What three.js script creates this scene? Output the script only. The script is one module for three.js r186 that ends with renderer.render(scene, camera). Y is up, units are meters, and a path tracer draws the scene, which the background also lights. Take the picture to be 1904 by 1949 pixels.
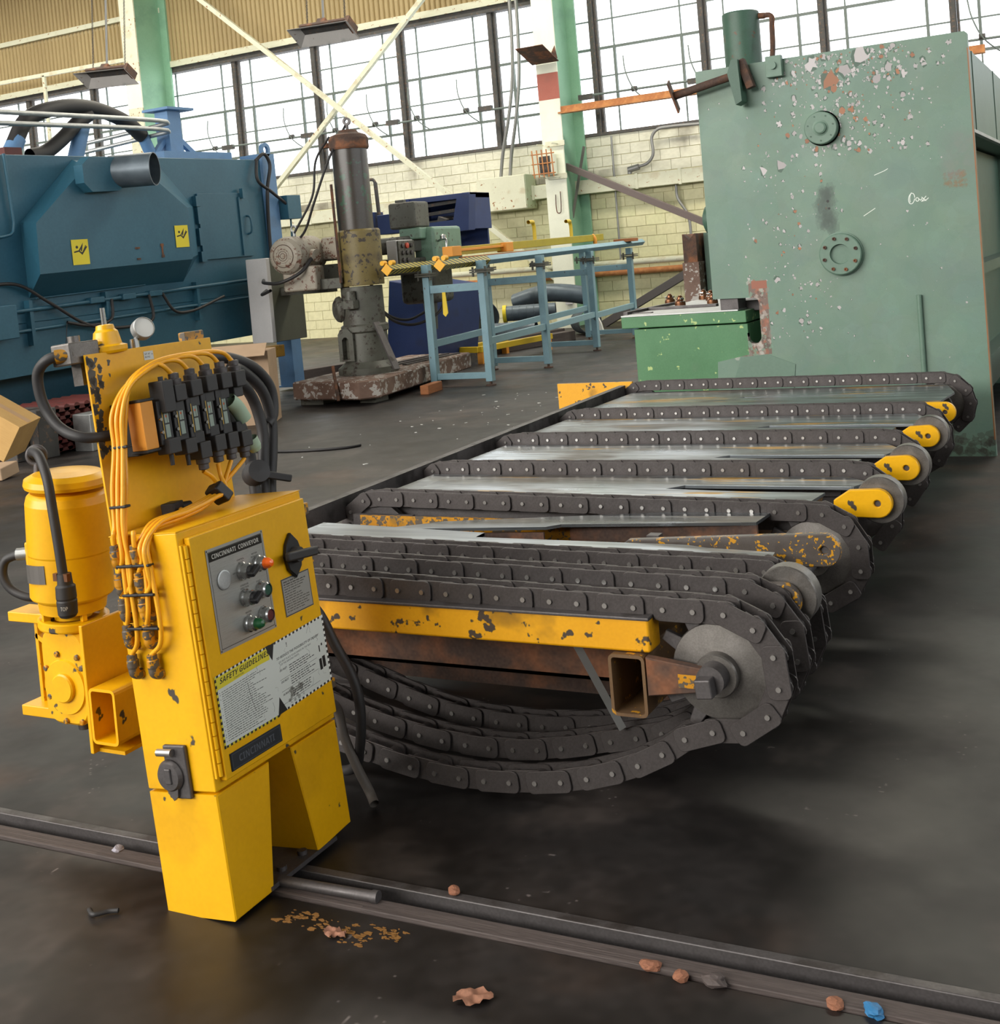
import * as THREE from 'three';
import { RoundedBoxGeometry } from 'three/addons/geometries/RoundedBoxGeometry.js';
import { mergeGeometries } from 'three/addons/utils/BufferGeometryUtils.js';
import { RectAreaLightUniformsLib } from 'three/addons/lights/RectAreaLightUniformsLib.js';

// ---------------------------------------------------------------- camera, sky, daylight, exposure
const scene = new THREE.Scene();
const W = 1904, H = 1949, FOCAL = 2340;
const camera = new THREE.PerspectiveCamera(2 * Math.atan(H / 2 / FOCAL) * 180 / Math.PI, W / H, 0.05, 200);
{
  const yaw = -27.6 * Math.PI / 180, pitch = 2.17 * Math.PI / 180, roll = 4.89 * Math.PI / 180;
  const fwd = new THREE.Vector3(Math.sin(yaw) * Math.cos(pitch), -Math.sin(pitch), -Math.cos(yaw) * Math.cos(pitch));
  const right = new THREE.Vector3(Math.cos(yaw), 0, Math.sin(yaw));
  const down = fwd.clone().cross(right);
  const r = right.clone().multiplyScalar(Math.cos(roll)).addScaledVector(down, Math.sin(roll));
  const d = down.clone().multiplyScalar(Math.cos(roll)).addScaledVector(right, -Math.sin(roll));
  camera.quaternion.setFromRotationMatrix(new THREE.Matrix4().makeBasis(r, d.negate(), fwd.negate()));
  camera.position.set(0, 1.4, 0);
}
camera.setViewOffset(W, H, 2, 390, W, H);   // the lens is shifted down: the picture is the lower part of its image circle
scene.add(camera);
scene.background = new THREE.Color(0.93, 0.97, 1.0).multiplyScalar(3.2);   // even overcast sky
const renderer = new THREE.WebGLRenderer({ antialias: true });
renderer.toneMapping = THREE.LinearToneMapping;
renderer.toneMappingExposure = 1.0;
renderer.shadowMap.enabled = true;
RectAreaLightUniformsLib.init();
// daylight in the roof lights and in two unseen wall openings
function daylight(x, y, z, tx, ty, tz, w, h, k, c = 0xf4f8ff) {
  const l = new THREE.RectAreaLight(c, k, w, h);
  l.position.set(x, y, z); l.lookAt(tx, ty, tz); scene.add(l);
  return l;
}
daylight(-14, 9.95, 3, -14, 0, 2.999, 22, 4, 5.5, 0xfff8ee);
daylight(-13, 9.95, -17.2, -13, 0, -17.201, 34, 1.6, 14, 0xfff6e0);
daylight(-15, 6.1, 11.9, -15, 6.1, 0, 26, 3.8, 15, 0xfffaf2);  // key light; opening behind the camera kept to the left to aim it
daylight(13.9, 6.1, -5, 0, 6.1, -5, 28, 3.8, 1.6, 0xf8faff);  // added fill for faces turned right; its opening is made up
// ---------------------------------------------------------------- helpers
const V = (x, y, z) => new THREE.Vector3(x, y, z), PI = Math.PI, rad = (d) => d * PI / 180;
function rng(seed) { let a = seed >>> 0; return () => { a = (a + 0x6D2B79F5) >>> 0; let t = a; t = Math.imul(t ^ (t >>> 15), t | 1); t ^= t + Math.imul(t ^ (t >>> 7), t | 61); return ((t ^ (t >>> 14)) >>> 0) / 4294967296; }; }
const taken = {};
function numbered(n) { const k = taken[n] = (taken[n] ?? -1) + 1; return k ? `${n}_${String(k).padStart(3, '0')}` : n; }
// box-projected texture coordinates in metres
function boxUV(g) {
  const p = g.attributes.position, n = g.attributes.normal, uv = new Float32Array(p.count * 2);
  for (let i = 0; i < p.count; i += 3) {
    let nx = 0, ny = 0, nz = 0;
    for (let k = 0; k < 3; k++) { nx += Math.abs(n.getX(i + k)); ny += Math.abs(n.getY(i + k)); nz += Math.abs(n.getZ(i + k)); }
    for (let k = 0; k < 3; k++) {
      const j = i + k, x = p.getX(j), y = p.getY(j), z = p.getZ(j);
      if (ny >= nx && ny >= nz) { uv[j * 2] = x; uv[j * 2 + 1] = z; } else if (nz >= nx) { uv[j * 2] = x; uv[j * 2 + 1] = y; } else { uv[j * 2] = z; uv[j * 2 + 1] = y; }
    }
  }
  g.setAttribute('uv', new THREE.BufferAttribute(uv, 2));
  return g;
}
const clean = (g) => { const h = g.index ? g.toNonIndexed() : g; for (const k of Object.keys(h.attributes)) if (!['position', 'normal', 'uv'].includes(k)) h.deleteAttribute(k); if (!h.attributes.uv) h.setAttribute('uv', new THREE.BufferAttribute(new Float32Array(h.attributes.position.count * 2), 2)); return h; };
class Kit {
  constructor() { this.g = []; }
  add(g, m) { g = clean(g); if (m) g.applyMatrix4(m); this.g.push(g); return this; }
  // a box given by size and centre, chamfered by c
  box(w, h, d, x = 0, y = 0, z = 0, rx = 0, ry = 0, rz = 0, c = 0) {
    const g = c > 0 ? new RoundedBoxGeometry(w, h, d, 1, Math.min(c, w / 2.01, h / 2.01, d / 2.01)) : new THREE.BoxGeometry(w, h, d);
    return this.add(g, new THREE.Matrix4().makeRotationFromEuler(new THREE.Euler(rx, ry, rz)).setPosition(x, y, z));
  }
  // a box given by its limits
  span(x0, x1, y0, y1, z0, z1, c = 0) { return this.box(Math.abs(x1 - x0), Math.abs(y1 - y0), Math.abs(z1 - z0), (x0 + x1) / 2, (y0 + y1) / 2, (z0 + z1) / 2, 0, 0, 0, c); }
  // a bar of rectangular section from a to b (w across, h upwards)
  bar(a, b, w, h = w, c = 0, up = V(0, 1, 0)) {
    const d = b.clone().sub(a), L = d.length(); d.normalize();
    let s = up.clone().cross(d); if (s.lengthSq() < 1e-6) s = V(1, 0, 0).cross(d); s.normalize();
    const u = d.clone().cross(s);
    const g = c > 0 ? new RoundedBoxGeometry(w, h, L, 1, Math.min(c, w / 2.01, h / 2.01)) : new THREE.BoxGeometry(w, h, L);
    return this.add(g, new THREE.Matrix4().makeBasis(s, u, d).setPosition(a.clone().add(b).multiplyScalar(0.5)));
  }
  cyl(a, b, r, r2 = r, seg = 20, open = false) {
    const d = b.clone().sub(a), L = d.length();
    const m = new THREE.Matrix4().makeRotationFromQuaternion(new THREE.Quaternion().setFromUnitVectors(V(0, 1, 0), d.normalize())).setPosition(a.clone().add(b).multiplyScalar(0.5));
    return this.add(new THREE.CylinderGeometry(r2, r, L, seg, 1, open), m);
  }
  tube(pts, r, n = 40, seg = 8, closed = false) { return this.add(new THREE.TubeGeometry(new THREE.CatmullRomCurve3(pts, closed, 'centripetal'), n, r, seg, closed)); }
  // profile [radius, along] turned about the axis through o
  lathe(prof, o, axis = V(0, 1, 0), seg = 24) {
    const m = new THREE.Matrix4().makeRotationFromQuaternion(new THREE.Quaternion().setFromUnitVectors(V(0, 1, 0), axis.clone().normalize())).setPosition(o);
    const pts = [];   // sharp profile: every segment keeps its own normals
    for (let i = 0; i + 1 < prof.length; i++) { const g = new THREE.LatheGeometry([new THREE.Vector2(...prof[i]), new THREE.Vector2(...prof[i + 1])], seg); this.add(g, m); }
    return this;
  }
  // outline [[a,b],...] in the plane named, extruded along the third axis from t0 to t1
  ext(pl, t0, t1, plane = 'xy', holes = [], bev = 0) {
    const s = new THREE.Shape(pl.map((p) => new THREE.Vector2(...p)));
    for (const h of holes) s.holes.push(new THREE.Path(h.map((p) => new THREE.Vector2(...p))));
    const g = new THREE.ExtrudeGeometry(s, { depth: Math.abs(t1 - t0) - 2 * bev, bevelEnabled: bev > 0, bevelSize: bev, bevelThickness: bev, bevelOffset: -bev, bevelSegments: 1, curveSegments: 12 });
    g.translate(0, 0, Math.min(t0, t1) + bev);
    const b = { xy: [V(1, 0, 0), V(0, 1, 0), V(0, 0, 1)], zy: [V(0, 0, 1), V(0, 1, 0), V(-1, 0, 0)], xz: [V(1, 0, 0), V(0, 0, 1), V(0, -1, 0)] }[plane];
    if (plane !== 'xy') g.translate(0, 0, -(t0 + t1));   // the third axis runs the other way
    return this.add(g, new THREE.Matrix4().makeBasis(...b));
  }
  geo(uv = true) { const g = mergeGeometries(this.g); return uv ? boxUV(g) : g; }
  build(name, material, parent, keepUV = false) {
    const m = new THREE.Mesh(this.geo(!keepUV), material);
    m.name = parent === scene || !parent ? numbered(name) : name; m.castShadow = m.receiveShadow = true; (parent ?? scene).add(m);
    return m;
  }
}
const K = () => new Kit();
function tag(o, label, category, group, kind) { o.userData.label = label; if (category) o.userData.category = category; if (group) o.userData.group = group; if (kind) o.userData.kind = kind; return o; }
function thing(name, label, category, pos = [0, 0, 0], group) { const o = new THREE.Group(); o.name = numbered(name); o.position.set(...pos); scene.add(o); return tag(o, label, category, group); }
function part(name, parent) { const o = new THREE.Group(); o.name = name; parent.add(o); return o; }
function structure(name, label) { const o = new THREE.Group(); o.name = name; scene.add(o); o.userData = { kind: 'structure', label }; return o; }
const circle = (cx, cy, r, n = 24, a0 = 0, a1 = 2 * PI) => Array.from({ length: n + (a1 - a0 < 6.28 ? 1 : 0) }, (_, i) => { const a = a0 + (a1 - a0) * i / n; return [cx + r * Math.cos(a), cy + r * Math.sin(a)]; });
// ---------------------------------------------------------------- procedural surfaces
function lattice(n, seed) {
  const r = rng(seed), t = Float32Array.from({ length: n * n }, () => r());
  return (u, v) => {
    u = (u - Math.floor(u)) * n; v = (v - Math.floor(v)) * n;
    const i = Math.floor(u), j = Math.floor(v), a = u - i, b = v - j, s = a * a * (3 - 2 * a), q = b * b * (3 - 2 * b), i1 = (i + 1) % n, j1 = (j + 1) % n;
    return (t[j % n * n + i % n] * (1 - s) + t[j % n * n + i1] * s) * (1 - q) + (t[j1 * n + i % n] * (1 - s) + t[j1 * n + i1] * s) * q;
  };
}
function fbm(n, seed, oct = 4) { const l = Array.from({ length: oct }, (_, k) => lattice(n << k, seed + k * 17)); let s = 0; for (let k = 0; k < oct; k++) s += 0.5 ** k; return (u, v) => { let a = 0; for (let k = 0; k < oct; k++) a += l[k](u, v) * 0.5 ** k; return a / s; }; }
const clamp = (x, a = 0, b = 1) => Math.min(b, Math.max(a, x)), step = (a, b, x) => { const t = clamp((x - a) / (b - a)); return t * t * (3 - 2 * t); };
const mix3 = (a, b, t) => [a[0] + (b[0] - a[0]) * t, a[1] + (b[1] - a[1]) * t, a[2] + (b[2] - a[2]) * t];
function dataTex(data, n, m, srgb, rep) {
  const t = new THREE.DataTexture(data, n, m, THREE.RGBAFormat); t.magFilter = THREE.LinearFilter; t.minFilter = THREE.LinearMipmapLinearFilter; t.generateMipmaps = true;
  t.wrapS = t.wrapT = THREE.RepeatWrapping; if (srgb) t.colorSpace = THREE.SRGBColorSpace; t.repeat.set(rep[0], rep[1]); t.needsUpdate = true; return t;
}
// fn(u, v) -> [r, g, b (0-255 sRGB), roughness, metalness, height]; o.rough: one roughness for all, no roughness texture
function surf(n, tile, fn, o = {}) {
  const c = new Uint8Array(n * n * 4), k2 = o.sub ?? 1, m2 = n / k2, r = new Uint8Array(m2 * m2 * 4), h = new Uint8Array(m2 * m2 * 4), rep = Array.isArray(tile) ? tile.map((x) => 1 / x) : [1 / tile, 1 / tile];
  for (let j = 0; j < n; j++) for (let i = 0; i < n; i++) {
    const q = fn((i + 0.5) / n, (j + 0.5) / n), k = (j * n + i) * 4;
    c[k] = clamp(q[0], 0, 255); c[k + 1] = clamp(q[1], 0, 255); c[k + 2] = clamp(q[2], 0, 255); c[k + 3] = 255;
    if (i % k2 || j % k2) continue;
    const l = (j / k2 * m2 + i / k2) * 4;
    r[l] = 0; r[l + 1] = clamp(q[3]) * 255; r[l + 2] = clamp(q[4] ?? 0) * 255; r[l + 3] = 255;
    h[l] = h[l + 1] = h[l + 2] = clamp(q[5] ?? 0.5) * 255; h[l + 3] = 255;
  }
  const m = new THREE.MeshStandardMaterial({ map: dataTex(c, n, n, true, rep), roughness: o.rough ?? 1, metalness: o.metal ? 1 : 0 });
  if (o.rough === undefined) { const rm = dataTex(r, m2, m2, false, rep); m.roughnessMap = rm; if (o.metal) m.metalnessMap = rm; }
  if (o.bump) { m.bumpMap = dataTex(h, m2, m2, false, rep); m.bumpScale = o.bump; }
  return m;
}
const flat = (c, rough = 0.6, metal = 0, o = {}) => new THREE.MeshStandardMaterial({ color: c, roughness: rough, metalness: metal, ...o });
const nA = fbm(4, 11, 5), nB = fbm(6, 29, 5), nC = fbm(16, 47, 4), nD = fbm(48, 61, 3), nE = lattice(128, 5), nF = fbm(3, 83, 4), nG = lattice(256, 91);
// painted sheet metal: base colour, mottling, chips to bare metal, grease
function paint(base, o = {}) {
  const { chip = 0.78, chipCol = [74, 66, 60], dirt = 0.25, dirtCol = [60, 50, 40], rough = 0.42, n = 512, tile = 0.9, vary = 14, seed = 0 } = o;
  return surf(n, tile, (u, v) => {
    const a = nA(u + seed, v), b = nC(u, v + seed), d = nB(u + 0.37 + seed, v + 0.11), f = nE(u, v);
    let c = base.map((x) => x + (a - 0.5) * vary + (f - 0.5) * 5);
    c = mix3(c, dirtCol, dirt * step(0.52, 0.8, d) * (0.5 + 0.5 * b));
    const k = step(chip, chip + 0.03, b * 0.65 + nD(u + seed, v) * 0.35 + (a - 0.5) * 0.25);
    c = mix3(c, chipCol, k);
    return [...c, rough + 0.15 * (a - 0.5) + 0.2 * k, 0, 0.6 - 0.4 * k + 0.02 * f];
  }, { rough });
}
const M = {};
M.yellow = paint([232, 172, 2], { chip: 0.745, dirt: 0.26, dirtCol: [150, 104, 6], rough: 0.36, vary: 20 });
M.yellowWorn = paint([228, 162, 10], { chip: 0.62, dirt: 0.55, dirtCol: [70, 50, 20], chipCol: [70, 58, 48], rough: 0.45, tile: 0.7, vary: 26, seed: 0.4 });
M.yellowRub = paint([190, 130, 16], { chip: 0.5, dirt: 0.6, dirtCol: [80, 66, 44], chipCol: [88, 78, 66], rough: 0.4, tile: 0.35, vary: 30, seed: 0.7 });
M.press = paint([100, 126, 110], { chip: 0.9, dirt: 0.2, dirtCol: [96, 112, 100], rough: 0.5, tile: 1.6, vary: 14 });
M.pressDark = paint([62, 92, 76], { chip: 0.72, chipCol: [92, 74, 56], dirt: 0.4, dirtCol: [52, 60, 50], rough: 0.5, tile: 0.6 });
M.tableGreen = paint([74, 122, 82], { chip: 0.69, chipCol: [168, 188, 120], dirt: 0.4, dirtCol: [92, 118, 92], rough: 0.5, tile: 0.8, vary: 22, seed: 0.2 });
M.blue = paint([46, 94, 114], { chip: 0.9, dirt: 0.2, dirtCol: [42, 84, 92], rough: 0.45, tile: 2.2, vary: 16 });
M.blueLight = paint([98, 136, 176], { chip: 0.86, dirt: 0.3, dirtCol: [88, 100, 118], rough: 0.5, tile: 1.2, vary: 14 });
M.rackBlue = paint([122, 156, 168], { chip: 0.78, chipCol: [90, 84, 80], dirt: 0.3, dirtCol: [92, 116, 126], rough: 0.45, tile: 0.8, vary: 14 });
M.shearBlue = paint([40, 58, 106], { chip: 0.84, dirt: 0.35, dirtCol: [44, 44, 62], rough: 0.5, tile: 1.0, vary: 14 });
M.cream = paint([206, 206, 184], { chip: 0.7, chipCol: [138, 92, 50], dirt: 0.35, dirtCol: [150, 122, 84], rough: 0.6, tile: 1.0, vary: 16 });
M.colWhite = paint([226, 228, 210], { chip: 0.85, chipCol: [150, 120, 90], dirt: 0.2, dirtCol: [180, 180, 160], rough: 0.6, tile: 1.5, vary: 14 });
M.colGreen = paint([134, 178, 150], { chip: 0.85, chipCol: [110, 110, 96], dirt: 0.35, dirtCol: [98, 132, 118], rough: 0.6, tile: 1.8, vary: 22 });
M.primer = paint([168, 96, 82], { chip: 0.9, dirt: 0.3, dirtCol: [140, 90, 80], rough: 0.65, tile: 1 });
M.greyBox = paint([206, 204, 204], { chip: 0.86, chipCol: [120, 90, 70], dirt: 0.2, dirtCol: [150, 145, 138], rough: 0.5, tile: 1 });
M.drillGrey = paint([86, 86, 78], { chip: 0.62, chipCol: [58, 50, 44], dirt: 0.6, dirtCol: [54, 46, 40], rough: 0.5, tile: 0.7, vary: 26 });
M.drillOchre = paint([112, 98, 56], { chip: 0.6, chipCol: [60, 52, 44], dirt: 0.7, dirtCol: [58, 50, 40], rough: 0.5, tile: 0.9, vary: 30, seed: 0.3 });
M.motorGrey = paint([154, 146, 132], { chip: 0.6, chipCol: [104, 70, 56], dirt: 0.5, dirtCol: [112, 92, 76], rough: 0.55, tile: 0.6, vary: 26 });
M.rustPlate = paint([116, 92, 80], { chip: 0.56, chipCol: [176, 170, 164], dirt: 0.7, dirtCol: [84, 58, 46], rough: 0.7, tile: 0.9, vary: 28, seed: 0.6 });
M.rust = surf(512, 0.8, (u, v) => { const a = nB(u, v), b = nC(u, v), f = nE(u, v); const c = mix3([66, 50, 43], [118, 74, 48], step(0.35, 0.7, a * 0.6 + b * 0.4)); return [c[0] + f * 14, c[1] + f * 12, c[2] + f * 10, 0.8, 0, b]; }, { bump: 0.0012, rough: 0.8 });
M.rustOrange = surf(256, 0.6, (u, v) => { const a = nB(u, v), b = nC(u, v); const c = mix3([164, 106, 64], [186, 130, 78], step(0.3, 0.7, a * 0.6 + b * 0.4)); return [...c, 0.8]; }, { rough: 0.8 });
M.steel = surf(512, 0.5, (u, v) => { const a = nA(u, v), b = nC(u, v), f = nE(u, v), k = step(0.55, 0.75, nB(u + 0.3, v)); const c = mix3([84, 80, 80], [52, 47, 45], k * 0.8); return [c[0] + (a - 0.5) * 26 + f * 10, c[1] + (a - 0.5) * 25 + f * 10, c[2] + (a - 0.5) * 24 + f * 10, 0.38 + 0.25 * b, 0.55, 0.5 + 0.1 * f + 0.3 * b]; }, { metal: true, bump: 0.0004 });
M.chain = surf(512, 0.4, (u, v) => { const a = nA(u, v), b = nC(u, v), f = nE(u, v); const c = mix3([70, 65, 64], [40, 36, 35], step(0.45, 0.75, nB(u, v))); const g = (a - 0.5) * 24 + f * 10; return [c[0] + g, c[1] + g, c[2] + g, 0.4 + 0.25 * b, 0.5, b]; }, { metal: true });
M.machined = surf(256, 0.3, (u, v) => { const a = nB(u, v), b = nC(u, v), f = nE(u, v); const g = 84 + a * 34 + f * 14; return [g + 4, g, g - 4, 0.34 + b * 0.2, 0.7, 0.5]; }, { metal: true });
M.pin = flat(0xa09c98, 0.32, 0.85);
M.dark = flat(0x1c1a19, 0.75);
M.black = flat(0x151516, 0.5);
M.rubber = flat(0x2c2a2a, 0.55);
M.chrome = flat(0xb8b8b6, 0.22, 0.95);
M.zinc = surf(256, 0.4, (u, v) => { const a = nB(u, v), f = nE(u, v); return [150 + a * 40 + f * 12, 152 + a * 40 + f * 12, 152 + a * 38 + f * 12, 0.42 + a * 0.15, 0.8, 0.5]; }, { metal: true });
// conveyor deck plates: worn bright steel, drag marks along the plate, rubbed-in yellow
M.deck = surf(1024, [2.6, 1.3], (u, v) => {
  const s = nC(u * 0.25, v * 3), t = nE(u * 0.12, v), a = nA(u, v), b = nB(u, v), f = nG(u * 0.3, v);
  const w = step(0.4, 0.7, a * 0.55 + s * 0.45), oil = step(0.5, 0.66, nB(u + 0.5, v + 0.2) * 0.7 + s * 0.3);
  let c = mix3([116, 120, 122], [180, 188, 194], w);
  c = mix3(c, [74, 66, 58], 0.75 * oil);
  const y = step(0.62, 0.7, nB(u + 0.2, v * 2 + 0.6) * 0.65 + t * 0.35);
  c = mix3(c, [176, 124, 38], y * 0.7);
  const g = (t - 0.5) * 34 + (f - 0.5) * 22;
  return [c[0] + g, c[1] + g, c[2] + g, 0.2 + 0.16 * b + 0.1 * (1 - w) + 0.18 * oil + 0.25 * y, 0.85 - 0.35 * oil - 0.4 * y, 0.5 + 0.3 * t];
}, { metal: true });
M.deckBright = surf(1024, [2.6, 1.3], (u, v) => {
  const s = nC(u * 0.25, v * 3), t = nE(u * 0.12, v), a = nA(u + 0.3, v), b = nB(u, v), oil = step(0.55, 0.7, nB(u + 0.1, v + 0.7) * 0.7 + s * 0.3);
  let c = mix3([122, 128, 132], [184, 192, 198], step(0.4, 0.7, a * 0.6 + s * 0.4));
  c = mix3(c, [82, 74, 66], 0.7 * oil);
  const g = (t - 0.5) * 28;
  return [c[0] + g, c[1] + g, c[2] + g, 0.22 + 0.16 * b + 0.15 * oil, 0.88 - 0.3 * oil, 0.5 + 0.3 * t];
}, { metal: true });
// oily concrete floor
M.floor = surf(2048, 6.2, (u, v) => {
  const a = nF(u, v), b = nB(u, v), c4 = nC(u, v), d = nD(u, v), f = nG(u, v), f2 = nE(u * 4, v * 4), e = nC(u * 2 + 0.3, v * 2 + 0.8);
  let c = mix3([34, 32, 31], [68, 64, 61], step(0.36, 0.64, a * 0.35 + b * 0.35 + c4 * 0.3));
  c = mix3(c, [80, 52, 33], 0.7 * step(0.52, 0.64, nB(u + 0.21, v + 0.43) * 0.6 + c4 * 0.4) * (0.5 + 0.5 * e));
  c = mix3(c, [19, 18, 18], 0.85 * step(0.5, 0.6, nB(u + 0.63, v + 0.27) * 0.5 + c4 * 0.3 + e * 0.2));
  c = mix3(c, [98, 92, 86], 0.45 * step(0.56, 0.68, nC(u + 0.4, v + 0.7) * 0.6 + e * 0.4));
  const g = (c4 - 0.5) * 26 + (d - 0.5) * 26 + (f - 0.5) * 14 + (e - 0.5) * 16;
  const speck = step(0.93, 0.97, f2 * 0.7 + d * 0.4) * 70;
  return [c[0] + g + speck, c[1] + g + speck, c[2] + g + speck, 0.42 + 0.22 * b + 0.2 * (e - 0.5) + 0.12 * (d - 0.5), 0, 0.5 + 0.5 * (d - 0.5) + 0.1 * f];
}, { bump: 0.0004, sub: 2 });
M.floor.color.setRGB(0.66, 0.585, 0.57);
M.wall = surf(1024, 4.8, (u, v) => { const a = nA(u, v), b = nC(u, v), f = nE(u, v), s = step(0.56, 0.8, nB(u, v * 0.5)), d = nD(u, v); let c = mix3([222, 218, 180], [204, 198, 156], a); c = mix3(c, [166, 154, 118], 0.35 * s); return [c[0] + f * 8 + (d - 0.5) * 10, c[1] + f * 8 + (d - 0.5) * 10, c[2] + f * 8 + (d - 0.5) * 10, 0.7, 0, b * 0.6 + f * 0.4]; }, { rough: 0.7 });
M.wall2 = M.wall.clone(); M.wall2.color = new THREE.Color(0.95, 0.95, 0.93);
M.wall3 = M.wall.clone(); M.wall3.color = new THREE.Color(0.98, 1, 0.97);
M.wallTop = surf(1024, [6, 3], (u, v) => { const f = nE(u, v), d = nD(u, v), s = step(0.45, 0.75, nB(u, v * 0.35) * 0.6 + nC(u, v * 0.15) * 0.4); let c = mix3([208, 206, 188], [104, 98, 86], s * 0.85); const g = f * 10 + (d - 0.5) * 14; return [c[0] + g, c[1] + g, c[2] + g, 0.75]; }, { rough: 0.75 });
M.siding = surf(512, [3, 6], (u, v) => { const a = nA(u, v), s = nE(u, v * 0.06), r = step(0.62, 0.8, nB(u * 2, v * 0.5) * 0.6 + s * 0.4); let c = mix3([172, 152, 108], [150, 130, 90], a); c = mix3(c, [112, 84, 54], r * 0.6); return [...c, 0.6]; }, { rough: 0.6 });
M.concrete = surf(256, 2, (u, v) => { const a = nA(u, v), f = nE(u, v); const g = 120 + a * 40 + f * 14; return [g, g, g * 0.96, 0.8]; }, { rough: 0.8 });
M.wood = surf(256, [0.5, 0.25], (u, v) => { const s = nC(u * 0.2, v * 4), f = nE(u * 0.3, v); const c = mix3([176, 110, 62], [126, 74, 42], s); return [c[0] + f * 14, c[1] + f * 12, c[2] + f * 10, 0.7, 0, s]; }, {  rough: 0.7 });
M.oldWood = surf(256, [0.8, 0.25], (u, v) => { const s = nC(u * 0.2, v * 4), f = nE(u * 0.3, v); const c = mix3([84, 74, 70], [52, 44, 42], s); return [c[0] + f * 14, c[1] + f * 13, c[2] + f * 13, 0.75, 0, s * 0.7 + f * 0.3]; }, { bump: 0.0015, rough: 0.75 });
M.card = surf(256, 0.8, (u, v) => { const a = nA(u, v), s = nE(u * 0.1, v * 2); return [178 + a * 24 + s * 6, 140 + a * 22 + s * 6, 84 + a * 16 + s * 6, 0.85]; }, { rough: 0.85 });
M.cardGrey = surf(256, 0.8, (u, v) => { const a = nA(u, v); return [160 + a * 24, 134 + a * 22, 108 + a * 20, 0.85]; }, { rough: 0.85 });
M.duct = surf(256, 1.0, (u, v) => { const a = nA(u, v), b = nC(u, v); const c = mix3([92, 104, 112], [64, 74, 82], a); return [c[0] + b * 20, c[1] + b * 20, c[2] + b * 20, 0.42, 0.3, b]; }, { metal: true });
M.redRib = surf(256, 0.6, (u, v) => { const a = nA(u, v); const c = mix3([120, 44, 40], [74, 44, 40], a); return [...c, 0.6]; }, { rough: 0.6 });
M.copper = flat(0x7a5238, 0.32, 0.7);
M.orange = flat(0xe09432, 0.5);
M.steelYellow = paint([82, 75, 70], { chip: 0.6, chipCol: [198, 140, 26], dirt: 0.4, dirtCol: [60, 50, 44], rough: 0.4, tile: 0.3, vary: 20, seed: 0.15 });
M.tubeRust = paint([104, 78, 50], { chip: 0.66, chipCol: [190, 134, 26], dirt: 0.5, dirtCol: [64, 48, 38], rough: 0.55, tile: 0.4, vary: 24, seed: 0.85 });
M.hoseYellow = flat(0xeea61c, 0.36);
M.lensAmber = new THREE.MeshPhysicalMaterial({ color: 0xff6a10, roughness: 0.25, clearcoat: 0.6 });
M.glass = new THREE.MeshPhysicalMaterial({ color: 0xffffff, roughness: 0.04, transmission: 1, thickness: 0, ior: 1.5 });
M.frameDark = surf(256, 0.5, (u, v) => { const a = nB(u, v), r = step(0.6, 0.75, nC(u, v)); const c = mix3([64, 62, 60], [96, 76, 62], r); return [c[0] + a * 20, c[1] + a * 20, c[2] + a * 20, 0.7]; }, { rough: 0.7 });
M.muntin = flat(0x66706c, 0.6);
M.pipeGrey = flat(0x8c8c8a, 0.45, 0.4);
M.foil = flat(0xd8d8da, 0.25, 0.9);
M.white = flat(0xdcdcd6, 0.6);
function canvasTex(w, h, draw) {
  const c = document.createElement('canvas'); c.width = w; c.height = h; draw(c.getContext('2d'), w, h);
  const t = new THREE.CanvasTexture(c); t.colorSpace = THREE.SRGBColorSpace; t.anisotropy = 8; return t;
}
// a printed sheet facing local +x, in the y-z plane: z0 is its side towards +z (the viewer's left)
function sheetX(x, z0, z1, y0, y1) {
  const g = new THREE.BufferGeometry();
  g.setAttribute('position', new THREE.Float32BufferAttribute([x, y0, z0, x, y0, z1, x, y1, z1, x, y0, z0, x, y1, z1, x, y1, z0], 3));
  g.setAttribute('uv', new THREE.Float32BufferAttribute([0, 0, 1, 0, 1, 1, 0, 0, 1, 1, 0, 1], 2));
  g.computeVertexNormals(); return g;
}
function printed(name, geo, mat, parent) { const m = new THREE.Mesh(geo, mat); m.name = name; m.receiveShadow = m.castShadow = true; parent.add(m); return m; }
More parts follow.
